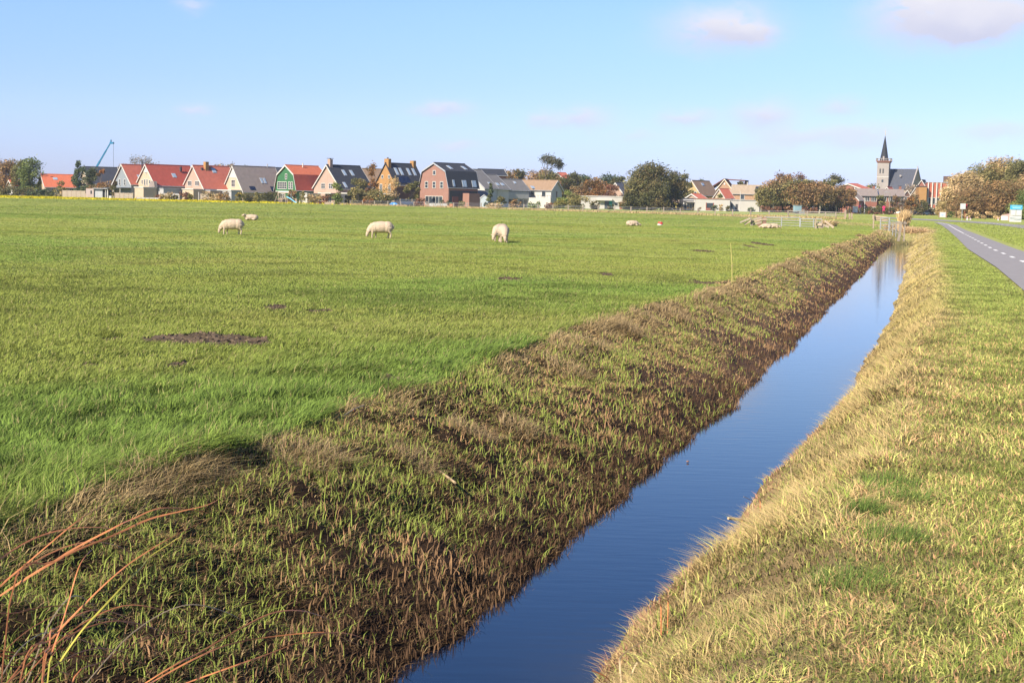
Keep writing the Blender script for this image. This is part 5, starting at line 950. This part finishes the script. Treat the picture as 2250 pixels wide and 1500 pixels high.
for i_, (pp, w_) in enumerate([([(300, 1512), (384, 1460), (440, 1432), (520, 1384), (592, 1348), (652, 1340), (704, 1352), (732, 1368), (752, 1388)], .009), ([(310, 1512), (344, 1492), (424, 1448), (500, 1416), (580, 1400), (712, 1388), (760, 1404), (800, 1422)], .009), ([(380, 1512), (408, 1500), (520, 1460), (600, 1432), (680, 1400), (712, 1390), (770, 1392), (840, 1418)], .008)]):
    leaf(Tb, [(180, 1590)]+pp, 4.75+.04*i_, 5.9, w_*.7, M_REED, False)
def stalk(label, a, b, r, z0=None, m=None, cat='reed stalk', z1=0.04, name='reed_stalk'):
    A = on(a[0], a[1], z0 if z0 is not None else -.2); zz = float(terr(A.x, A.y)); A = on(a[0], a[1], zz+.03); B = on(b[0], b[1], zz+z1)
    T = empty(name, A, 0, label, cat); mb = MB(); d = B-A; mb.tube([(0, 0, 0), d*.5+Vector((0, 0, .01)), d], [r, r*.95, r*.8], 8); mb.build('stem', m or M_STALK, T)
    mb = MB(); mb.tube([d*.48, d*.50, d*.52], [r*1.0, r*1.25, r*1.0], 8); mb.build('node', M_REED, T); return T
T = stalk('broken straw coloured reed stalk lying on the dark bank', (941, 1022), (1000, 1060), .011); MB().tube([(.05, -.1, -.005), (.20, .0, .05)], .005, 5).build('side_shoot', M_STALK, T)
stalk('thin broken reed lying on the bank right of the thick broken stalk', (1150, 995), (1205, 1012), .005, m=M_REED); stalk('short pale reed piece near the water right side of the bank', (1735, 770), (1752, 776), .012)
stalk('snapped pale stalk sticking up at the bank brow, left one of the pair', (910, 940), (907, 900), .006, z1=.22); stalk('snapped pale stalk sticking up at the bank brow, right one of the pair', (958, 935), (957, 890), .006, z1=.24); stalk('lone snapped stalk in the pasture edge above the pair', (1013, 862), (1012, 820), .005, z1=.24)
stalk('tan stalk leaning over the bank in the middle of the slope', (1375, 860), (1362, 780), .009, z1=.33); stalk('pale dry stalk lying in the pasture near the bank brow', (755, 912), (800, 890), .005)
stalk('pale broad cut reed jutting over the water from the right bank', (1655, 1150), (1600, 1138), .012, z0=-.5, z1=.10)
p0 = on(1609, 627); T = empty('reed_stalk', p0, 0, 'thin upright yellow stalk standing alone at the field edge', 'reed stalk'); p1 = at(1605.5, 535, p0.y)-p0
MB().tube([(0, 0, -.05), p1*.5+Vector((.012, 0, 0)), p1], [.011, .010, .006], 6).build('stem', mat('yellow_stalk', (.45, .40, .12), .7), T); MB().tube([p1*.45+Vector((.01, 0, 0)), p1*.47+Vector((.01, 0, 0))], .014, 6).build('node', M_STALK, T)
rg = random.Random(4)
for k in range(9):
    x0 = rg.uniform(-80, 200); ln = rg.uniform(150, 420); rise = rg.uniform(50, 200); dr = rg.uniform(10, 60)
    leaf(Ta if k < 5 else Tb, [(x0-60, 1570), (x0, 1510), (x0+ln*.3, 1500-rise*.65), (x0+ln*.6, 1500-rise), (x0+ln*.85, 1500-rise+dr*.3), (x0+ln, 1500-rise+dr)], 4.5+.06*k, 5.2+.1*k, rg.uniform(.004, .0065), M_REED if k % 3 else M_STALK, False)
Tc = empty('reed_plant', on(1400, 1520, -.5), 0, 'bent pale reed leaning over the water in the bottom of the right bank', 'reeds')
leaf(Tc, [(1365, 1498), (1362, 1460), (1366, 1440), (1400, 1415), (1420, 1405)], 6.3, 6.5, .010, M_STALK, False); leaf(Tc, [(1380, 1500), (1400, 1455), (1412, 1478), (1430, 1500)], 6.4, 6.5, .008, M_STALK, False); leaf(Tc, [(1300, 1472), (1330, 1485), (1350, 1505)], 6.2, 6.3, .007, M_REED, False)
WS = [(1455, 1370, 1420, 1305, 'purple brown twig leaning over the water, lowest of the right bank twigs'), (1468, 1355, 1440, 1300, 'purple brown twig beside the lowest leaning twig'), (1500, 1300, 1492, 1262, 'short upright twig on the right bank edge'), (1570, 1215, 1522, 1190, 'pale twig pointing left over the water'), (1660, 1125, 1628, 1082, 'long pale twig pointing up left over the water'), (1672, 1120, 1652, 1085, 'long brown twig close beside the pale one'), (1745, 1032, 1712, 1012, 'pale twig at the narrow bend of the right shore'), (1600, 1190, 1585, 1165, 'reddish twig in the middle of the right shore')]
for (x0, y0, x1, y1, lab) in WS:
    A = on(x0, y0, -.45); B = at(x1, y1, A.y-.05); T = empty('shore_twig', A, 0, lab, 'twig'); MB().tube([(0, 0, -.15), (B-A)*.45+Vector((.04, .1, 0)), (B-A)*.8], [.0035, .003, .002], 5).build('stem', M_REED if 'brown' in lab or 'red' in lab else M_STALK, T)
T = empty('floating_leaf', on(1511, 1016, WZ), .5, 'small brown leaf floating on the water near the left bank', 'leaf'); MB().ellip((0, 0, .012), (.016, .012, .009), 8, 5).build('blade', M_RUSTW, T)
T = empty('floating_leaf', on(1209, 1240, WZ), 1.5, 'tiny dark leaf floating further down on the water', 'leaf'); MB().ellip((0, 0, .006), (.011, .007, .004), 8, 5).build('blade', M_BARK, T)
# ---------------------------------------------------------------- sheep
M_WOOL = mat('sheep_wool', (.45, .35, .25), .95, .10, 9, .03); 
def sheep(label, px, D, rz, pose, sc_=1.0, group=None, turn=0):
    """local frame: body along +x (head at +x)"""
    mb = MB()
    if pose == 'graze':
        mb.ellip((-.04, 0, .475), (.47, .25, .262), 14, 10).ellip((-.30, 0, .475), (.26, .25, .265), 12, 8).ellip((.22, 0, .46), (.26, .22, .245), 12, 8)
        mb.tube([(.30, 0, .50), (.45, turn*.3, .38), (.55, turn*.7, .26)], [.20, .15, .10], 10).tube([(.53, turn*.7, .28), (.58, turn*.9, .16), (.60, turn, .06)], [.085, .072, .045], 10)
        for s_ in (-1, 1): mb.tube([(.53, turn*.7+s_*.05, .27), (.50, turn*.7+s_*.12, .275), (.49, turn*.7+s_*.19, .26)], [.022, .032, .010], 6)
        for s_ in (-1, 1):
            fx = .27+.07*s_; mb.tube([(fx-.02, s_*.11, .42), (fx, s_*.115, .24), (fx+.02, s_*.115, .12), (fx+.01, s_*.115, 0)], [.085, .045, .032, .036], 8)
            hx = -.37-.06*s_; mb.tube([(hx+.04, s_*.12, .45), (hx+.05, s_*.125, .30), (hx-.04, s_*.12, .19), (hx, s_*.12, 0)], [.13, .07, .035, .036], 8)
        mb.tube([(-.50, 0, .58), (-.57, 0, .50), (-.57, 0, .40)], [.05, .045, .03], 7)
    else:
        mb.ellip((-.05, 0, .20), (.48, .27, .22), 14, 10).ellip((-.28, 0, .19), (.25, .28, .21), 12, 8).ellip((.22, 0, .20), (.24, .22, .20), 12, 8)
        if pose == 'flat': mb.tube([(.32, 0, .20), (.48, turn*.5, .15), (.60, turn, .09), (.70, turn*1.2, .06)], [.14, .10, .075, .04], 10); hx, hz = .58, .11
        else: mb.tube([(.30, 0, .24), (.42, turn*.5, .34), (.50, turn, .36), (.62, turn*1.2, .30)], [.14, .10, .08, .045], 10); hx, hz = .48, .38
        for s_ in (-1, 1): mb.tube([(hx, turn+s_*.05, hz), (hx-.03, turn+s_*.17, hz+.02)], [.03, .012], 6)
        for s_ in (-1, 1): mb.tube([(.20, s_*.16, .10), (.38, s_*.20, .05), (.26, s_*.24, .035)], [.06, .04, .03], 7); mb.tube([(-.30, s_*.2, .10), (-.10, s_*.28, .06), (-.25, s_*.31, .035)], [.08, .05, .03], 7)
    o = mb.build('sheep', M_WOOL, None, True); r_ = o.modifiers.new('join', 'REMESH'); r_.mode = 'VOXEL'; r_.voxel_size = .018; r_.use_smooth_shade = True; sm = o.modifiers.new('soft', 'SMOOTH'); sm.iterations = 3
    p = gp(px, D); p.z = float(terr(p.x, p.y))+.01; o.location = p; o.rotation_euler = (0, 0, rz); o.scale = (sc_*.94,)*3
    return tag(o, label, 'sheep', group or 'sheep in the pasture')
sheep('sheep grazing with its head down to the left, leftmost in the field', 509, 60.5, math.radians(188), 'graze', .93, turn=-.10)
sheep('sheep lying curled on the grass behind the leftmost grazing sheep', 551, 96, math.radians(190), 'rest', .98, turn=.2)
sheep('sheep seen from the side grazing to the left in the middle of the field', 836, 60, math.radians(182), 'graze', 1.0, turn=.04)
sheep('sheep facing the camera with its head down, right one of the close pair', 1106, 57.5, math.radians(-84), 'graze', 1.0, turn=.02)
sheep('sheep standing half behind the right one of the close pair', 1098, 58.8, math.radians(-112), 'graze', 1.02, turn=-.05)
sheep('sheep lying down alone, left of the red and white bucket', 1390, 107, math.radians(8), 'flat', 1.0)
sheep('sheep lying flat before the pen, with its head to the left', 1683, 110, math.radians(178), 'flat', .86)
sheep('sheep lying before the pen, right behind the one with its head to the left', 1700, 110.6, math.radians(-5), 'flat', .88)
T = empty('feed_bucket', gp(1450, 113), 0, 'upturned bucket, red above and white below, on the grass right of the lone lying sheep', 'bucket')
MB().tube([(0, 0, 0), (0, 0, .12)], [.20, .19], 14).build('base', M_WT, T); MB().tube([(.03, 0, .10), (.03, 0, .26)], [.205, .17], 14).build('top', mat('red_plastic', (.62, .05, .04), .5), T)
MB().tube([(.03, -.19, .2), (.03, -.22, .28), (.03, 0, .31), (.03, .22, .28), (.03, .19, .2)], .008, 5).build('handle', M_MET, T)
# ---------------------------------------------------------------- signs, lamps, cars
M_SW = mat('sign_white', (.55, .55, .53), .5, .03, 2); M_SB = mat('sign_blue', (.05, .38, .62), .5, .05, 2); M_RD = mat('sign_red', (.55, .03, .12), .5)
T = empty('street_sign', gp(2113, 240), .1, 'white square sign on a slim grey pole beside the cycle path bend', 'sign'); s = sc(240)
MB().tube([(0, 0, -.2), (0, 0, 2.72)], .055, 8).build('pole', M_GALV, T); MB().box(-.38, .52, -.10, -.06, 1.84, 2.76).build('board', M_SW, T); MB().box(-.04, .16, -.112, -.101, 2.1, 2.5).build('symbol', mat('sign_grey', (.55, .58, .62), .6), T); MB().box(-.36, .50, -.059, -.04, 1.86, 2.74).build('board_back', M_MET, T)
MB().tube([(.62, .3, 0), (.62, .3, 2.2)], .03, 6).box(.55, .95, .27, .30, 1.9, 2.7).build('rear_plate', mat('dark_red_plate', (.30, .03, .03), .6), T)
T = empty('info_sign', gp(2231, 231), .06, 'tall village information sign with light blue top panel and white boards', 'sign')
MB().box(-.92, .98, -.09, .09, 1.95, 2.66).build('blue_panel', M_SB, T); MB().box(-.78, .86, -.1, -.092, 2.40, 2.50).box(-.62, .72, -.1, -.092, 2.12, 2.26).build('lettering', mat('sign_pale_blue', (.35, .62, .80), .5), T)
MB().box(-.86, -.02, -.05, .05, 1.02, 1.90).build('left_map', M_SW, T); MB().box(.06, .86, -.05, .05, 1.02, 1.90).build('right_map', M_SW, T); MB().box(-.66, -.24, -.058, -.051, 1.2, 1.75).box(.25, .68, -.058, -.051, 1.2, 1.75).build('map_print', mat('sign_grey2', (.60, .64, .60), .6), T)
MB().box(-.98, .92, -.07, .07, -.1, .96).build('lower_board', M_SW, T); mb = MB()
for z0, a_ in ((.62, .0), (.50, .5), (.40, .9)):
    for k in range(12): x0 = -.9+k*.148; z = z0+.08*math.sin(k*.55+a_)-.012*k; z2 = z0+.08*math.sin((k+1)*.55+a_)-.012*(k+1); mb.face([(x0, -.078, z), (x0+.148, -.078, z2), (x0+.148, -.078, z2+.05), (x0, -.078, z+.05)])
mb.build('wave_lines', mat('sign_wave', (.22, .28, .28), .6), T)
MB().box(-.99, -.93, -.06, .06, -.2, 2.0).box(.87, .93, -.06, .06, -.2, 2.0).build('post', M_WT, T)
T = empty('low_wall', gp(2199, 262), -.3, 'low pink wall with sloping top and white panel left of the information sign', 'wall')
MB().extrude([(0, -.2), (1.9, -.2), (1.9, 1.45), (1.55, 1.3), (.1, .95), (0, .9)], 0, .5).build('wall', mat('pink_wall', (.42, .28, .25), .85), T); MB().box(.02, 1.15, -.03, -.002, .05, .8).build('panel', M_SW, T)
def bollard(label, px, D, h, w=.18):
    T = empty('bollard', gp(px, D), 0, label, 'bollard', 'white marker posts along the road'); MB().extrude([(-w/2, -.2), (w/2, -.2), (w/2, h-.06), (0, h), (-w/2, h-.06)], -.06, .06).build('post', M_SW, T); MB().box(-w/2-.003, w/2+.003, -.064, .064, h*.62, h*.78).build('band', M_RD, T)
bollard('white marker post just right of the white square sign', 2125, 250, .62, .22); bollard('low white marker stub right of the marker post by the square sign', 2132, 258, .35, .25); bollard('white marker post left of the low pink wall', 2193, 256, .5)
T = empty('banner_board', gp(2071, 312), 0, 'pale banner board between brown posts at the roadside, below the grove', 'sign'); MB().box(-.68, .62, -.03, .03, .1, 1.15).build('banner', M_SW, T); MB().box(.62, .85, -.08, .08, -.2, 1.2).box(-.8, -.68, -.06, .06, -.2, 1.2).build('post', M_RUSTW, T); MB().ellip((-.1, -.05, .6), (.3, .02, .2)).build('motif', mat('banner_blue', (.35, .45, .65), .6), T)
T = empty('white_sign_board', gp(1878.7, 405), 0, 'white upright sign board by the street near the terrace', 'sign'); MB().box(-.72, .72, -.04, .04, .4, 2.15).build('board', M_SW, T); MB().box(.73, .79, -.05, .05, .0, 2.2).box(-.79, -.73, -.05, .05, 0, 2.2).build('frame', M_RD, T)
def pole(label, px, D, yt, r=.07, m=None, name='pole', cat='pole'):
    T = empty(name, gp(px, D), 0, label, cat); h = (ybase(px, D)-yt)/sc(D); MB().tube([(0, 0, -.2), (0, 0, h*.3), (0, 0, h)], [r*1.3, r, r*.7], 8).build('shaft', m or M_WT, T); MB().ellip((0, 0, h), (r, r, r), 8, 5).build('cap', m or M_WT, T); return T, h
pole('tall white pole left of the curved street lamp', 1899, 410, 436, .11); pole('thin white flagpole in front of the white bungalow', 1625.5, 392, 421, .08); pole('grey sign pole left of the tall white pole', 1891, 412, 447, .07, M_GALV); pole('brown timber pole at the end of the tree row', 1866, 412, 449, .1, M_PALE); pole('brown tree stake left of the timber pole', 1849, 412, 447, .09, M_PALE)
T, h = pole('street lamp with short curved arm pointing left in front of the terrace', 1953.5, 424, 425, .10, M_POST, 'street_lamp', 'street lamp'); MB().tube([(0, 0, h), (-.2, 0, h+.2), (-1.0, 0, h+.28)], .05, 6).build('arm', M_GALV, T); MB().box(-1.6, -.9, -.14, .14, h+.2, h+.34).build('lamp_head', M_GALV, T)
T, h = pole('pole carrying a round red sign in front of the terrace', 1941, 416, 452, .05, M_GALV, 'round_sign', 'sign'); MB().tube([(0, -.1, h-.5), (0, -.05, h-.5)], .46, 18).tube([(0, -.1, h-1.35), (0, -.05, h-1.35)], .36, 18).build('disc', M_RD, T)
T, h = pole('pole with a small round purple red sign beside the white board', 1888, 408, 452, .05, M_GALV, 'round_sign', 'sign'); MB().tube([(0, -.1, h-.2), (0, -.05, h-.2)], .33, 16).build('disc', M_RD, T)
def car(label, px, D, rz, col, kind='hatch'):
    T = empty('parked_car', gp(px, D), rz, label, 'car'); m = mat(col[0], col[1], .3, .04, 1, spec=.6)
    pr_ = [(-2.1, .35), (2.1, .35), (2.15, .62), (1.95, .82), (1.15, .92), (-1.95, .95), (-2.15, .7)]
    b_ = MB().extrude(pr_, -.82, .82).build('body', m, T); cb_ = MB(); lo = [(1.2, .90), (.45, 1.40), (-1.35, 1.42), (-1.95, .93)]; cb_.extrude([(1.25, .9)]+[(.5, 1.40), (-1.35, 1.44), (-1.98, .93)], -.70, .70).build('cabin', M_GL, T)
    MB().box(-1.35, .5, -.68, .68, 1.405, 1.47).build('roof', m, T)
    for y in (-.78, .60):
        for x in (-1.3, 1.3): w_ = MB().tube([(x, y, .33), (x, y+.2, .33)], .33, 16).build('wheel', M_DK, T); MB().tube([(x, y-.01, .33), (x, y+.21, .33)], .19, 12).build('rim', M_MET, w_)
    for y in (-.6, .6): MB().box(2.10, 2.17, y-.17, y+.17, .58, .74).build('headlight', M_WT, T); MB().box(-2.17, -2.10, y-.17, y+.17, .66, .82).build('tail_light', M_RD, T)
car('white parked car half hidden behind the tall reed clump', 1971, 430, 2.9, ('car_white', (.78, .78, .76))); car('dark blue car right of the tall reed clump', 2002, 425, -.9, ('car_navy', (.03, .05, .10))); car('silver car parked behind the roadside bush, right of the dark blue one', 2036, 428, -2.4, ('car_silver', (.50, .52, .54))); car('light silver car partly hidden left of the banner board', 2048, 432, -.3, ('car_pale', (.62, .62, .60)))
T = empty('blue_van', gp(1979, 445), 0, 'blue van standing behind the white parked car', 'van'); MB().extrude([(-2.2, .4), (2.2, .4), (2.2, 1.1), (1.5, 2.0), (-2.2, 2.0)], -.9, .9).build('body', mat('van_blue', (.06, .16, .45), .4), T); MB().extrude([(1.1, 1.2), (1.95, 1.2), (1.45, 1.8), (1.1, 1.8)], -.93, .93).build('window', M_GL, T)
for x in (-1.4, 1.4): MB().tube([(x, -.95, .35), (x, .95, .35)], .35, 14).build('wheel', M_DK, T)
# trailer and crate before the tree row
T = empty('trailer', gp(1752, 330), .2, 'small blue grey box trailer in front of the long tree row', 'trailer'); MB().box(-.8, .7, -.6, .6, .5, 1.9).build('box', mat('trailer_blue', (.22, .33, .38), .6), T); MB().box(-.9, .8, -.7, .7, 1.903, 2.0).build('lid', M_MET, T)
for y in (-.7, .6): MB().tube([(-.1, y, .32), (-.1, y+.1, .32)], .32, 14).build('wheel', M_DK, T)
T = empty('wire_crate', gp(1762, 300), .1, 'grey wire crate on legs right of the small trailer', 'crate'); mb = MB()
for k in range(6): mb.box(-.45+k*.17, -.42+k*.17, -.4, -.37, .3, 1.1).box(-.45, .43, -.4, -.37, .3+k*.155, .33+k*.155)
for x in (-.45, .40): 
    for y in (-.4, .37): mb.box(x, x+.05, y, y+.05, -.1, 1.12)
mb.build('frame', M_GALV, T); MB().box(-.42, .42, -.34, .34, .32, .5).build('tray', M_MET, T)
# ---------------------------------------------------------------- gardens in front of the houses
T = empty('garden_shed', gp(189, 348), -.1, 'flat roofed garden shed, pink white planks left and pale grey door with dark opening right', 'shed'); s = sc(348)
MB().box(0, 1.9, 0, 3, -.2, 2.35).build('plank_wall', mat('pinkish_planks', (.42, .34, .30), .8, .1, 2, 0, (0, .2, .7)), T); MB().box(1.9, 3.95, .3, 3, -.2, 2.25).build('door', mat('pale_door', (.36, .37, .38), .6), T); MB().box(3.95, 5.2, .6, 3, -.2, 2.2).build('dark_bay', M_DK, T); MB().box(1.75, 5.5, -.3, 3.1, 2.36, 2.5).build('roof', M_MET, T); MB().box(5.2, 5.4, 0, .2, -.2, 2.35).build('post', M_WT, T); MB().box(1.1, 1.45, -.03, -.002, 1.1, 1.9).build('window', M_GL, T)
def fence_panel(label, px, D, wpx, h, m, th=.0, n=3):
    T = empty('garden_fence', gp(px, D), -th, label, 'fence'); w = wpx/sc(D)
    for k in range(n): MB().box(w*k/n+.06, w*(k+1)/n-.06, 0, .05, 0, h).build('panel', m, T)
    for k in range(n+1): MB().box(w*k/n-.06, w*k/n+.055, -.04, .08, -.2, h+.12).build('post', M_PALE, T)
PLK = mat('fence_planks', (.40, .33, .25), .85, .15, 2, 0, (0, .15, .65)); PLK2 = mat('grey_fence_planks', (.42, .40, .38), .85, .15, 2, 0, (0, .15, .65))
fence_panel('brown plank garden fence left of the garden shed', 137, 345, 50, 1.8, PLK, n=5); fence_panel('wooden fence under the veranda of the grey blue house', 252, 336, 40, 1.5, PLK, n=4); fence_panel('grey plank fence right of the cream house extension', 352, 333, 42, 1.6, PLK2, n=4); fence_panel('low grey fence at the field edge before the deep red roof', 300, 327, 48, .6, PLK2, n=5)
fence_panel('tan fence between the pink house and the white boarded gable house', 440, 332, 36, 1.7, PLK, n=3); fence_panel('pale picket fence below the green house', 606, 330, 46, 1.1, M_PALE, n=5); fence_panel('low broken timber fence in front of the pink house', 714, 316, 20, .5, M_PALE, n=2); fence_panel('dark slatted fence between the ochre and the gambrel house', 866, 326, 52, 1.5, M_DK, n=4); fence_panel('low plank fence under the tall windows of the gambrel house', 942, 318, 40, .7, PLK2, n=4)
T = empty('swing_frame', gp(626, 322), -.3, 'timber climbing frame with slanted legs left of the blue slide', 'play frame'); mb = MB()
for x in (-1.6, 0): mb.bar((x-.6, -.8, 0), (x, 0, 2.3), .1).bar((x+.6, -.8, 0), (x, 0, 2.3), .1)
mb.bar((-1.6, 0, 2.3), (1.0, 0, 2.3), .12).box(-.1, 1.0, -.5, .5, 1.2, 1.28); mb.build('frame', M_PALE, T); mb = MB()
for k in range(5): mb.bar((-.9+0, -.6, .3+k*.35), (-.3, -.6, .3+k*.35), .06)
mb.build('ladder', M_PALE, T)
T = empty('slide', gp(640, 320), 0, 'light blue plastic slide in front of the green house', 'slide'); MB().extrude([(-1.0, 1.35), (-.2, .95), (.8, .25), (1.3, .15), (1.3, .30), (.85, .42), (-.15, 1.15), (-1.0, 1.55)], -.25, .25).build('chute', mat('slide_blue', (.20, .60, .80), .4), T); MB().bar((-.9, -.2, 0), (-.9, -.2, 1.4), .07).bar((-.9, .2, 0), (-.9, .2, 1.4), .07).build('leg', M_PALE, T)
def table(label, px, D, w, h, m, cat='table'):
    T = empty('garden_table', gp(px, D), .2, label, cat); MB().box(-w/2, w/2, -.45, .45, h-.06, h).build('tabletop', m, T)
    for x in (-w/2+.08, w/2-.08): MB().box(x-.05, x+.05, -.35, .35, 0, h-.062).build('leg', m, T)
table('white garden table right of the blue slide', 665, 318, 1.5, .75, M_WT); table('white garden table before the grey blue house', 283, 330, 1.8, .9, M_WT); table('pale table under the tall windows of the gambrel house', 952, 314, 1.2, .75, M_WT)
T = empty('play_tent', gp(865, 318), 0, 'bright blue play tent or cover in the garden of the ochre house', 'tent'); MB().extrude([(-1.0, 0), (1.0, 0), (.8, .45), (.25, .72), (-.35, .70), (-.9, .35)], -.7, .7).build('cover', mat('tent_blue', (.03, .25, .62), .5, .15, 3, .05), T); MB().extrude([(-.1, .1), (.45, .1), (.3, .5), (.0, .5)], -.73, -.701).build('flap', mat('tent_pale', (.35, .60, .80), .5), T)
T = empty('parked_car', gp(894, 322), 0, 'dark vehicle parked before the dark slatted fence', 'car'); MB().extrude([(-1.6, .3), (1.7, .3), (1.6, .8), (.6, .95), (.2, 1.35), (-1.3, 1.35), (-1.6, .8)], -.7, .7).build('body', mat('car_navy', (.03, .05, .10)), T); MB().extrude([(.5, .95), (.15, 1.28), (-1.1, 1.28), (-1.3, .95)], -.72, .72).build('window', M_GL, T)
for x in (-1, 1): MB().tube([(x, -.72, .3), (x, .72, .3)], .3, 14).build('wheel', M_DK, T)
T = empty('white_bin', gp(243, 334), 0, 'white storage box at the right end of the garden shed', 'box'); MB().box(-.3, .25, -.3, .3, 0, .75).build('box', M_WT, T); MB().box(-.33, .28, -.33, .33, .753, .83).build('lid', M_MET, T)
T = empty('garden_door', gp(437, 333), 0, 'dark double garden door below the coral red roof', 'door'); MB().box(0, 1.6, 0, .1, 0, 1.9).build('door', M_DK, T); MB().box(-.12, -.002, -.02, .12, 0, 2.1).box(1.602, 1.72, -.02, .12, 0, 2.1).build('frame', M_WT, T)
T = empty('garden_ornament', gp(991, 320), 0, 'terracotta brown planter box at the corner of the gambrel house', 'planter'); MB().extrude([(-.3, 0), (.3, 0), (.38, .7), (-.38, .7)], -.3, .3).build('pot', mat('terracotta', (.45, .20, .10), .8), T); MB().ellip((0, 0, .8), (.35, .3, .2)).build('plant', mat('planter_green', (.08, .12, .04), .8), T)
T = empty('greenhouse', gp(1063, 322), .1, 'small pale grey glazed shed left of the young conifer', 'shed'); MB().extrude([(-.7, 0), (.9, 0), (.9, 2.1), (.1, 2.7), (-.7, 2.1)], 0, 2).build('wall', mat('pale_glass', (.45, .50, .52), .3), T); MB().slab([(-.8, 2.1), (.1, 2.82), (1.0, 2.1)], -.1, 2.1, .06).build('roof', M_WT, T)

# ---------------------------------------------------------------- thin sea haze over the polder
hz = bpy.data.materials.new('haze'); hz.use_nodes = True; n = hz.node_tree.nodes; l = hz.node_tree.links; n.remove(n['Principled BSDF']); v = n.new('ShaderNodeVolumePrincipled')
v.inputs['Color'].default_value = (.80, .88, 1.0, 1); v.inputs['Density'].default_value = .00013; v.inputs['Anisotropy'].default_value = .1; l.new(v.outputs[0], n['Material Output'].inputs['Volume'])
tag(MB().box(-420, 520, -60, 700, -2.5, 48).build('haze', hz), kind='stuff', label='thin pale haze over the far village')
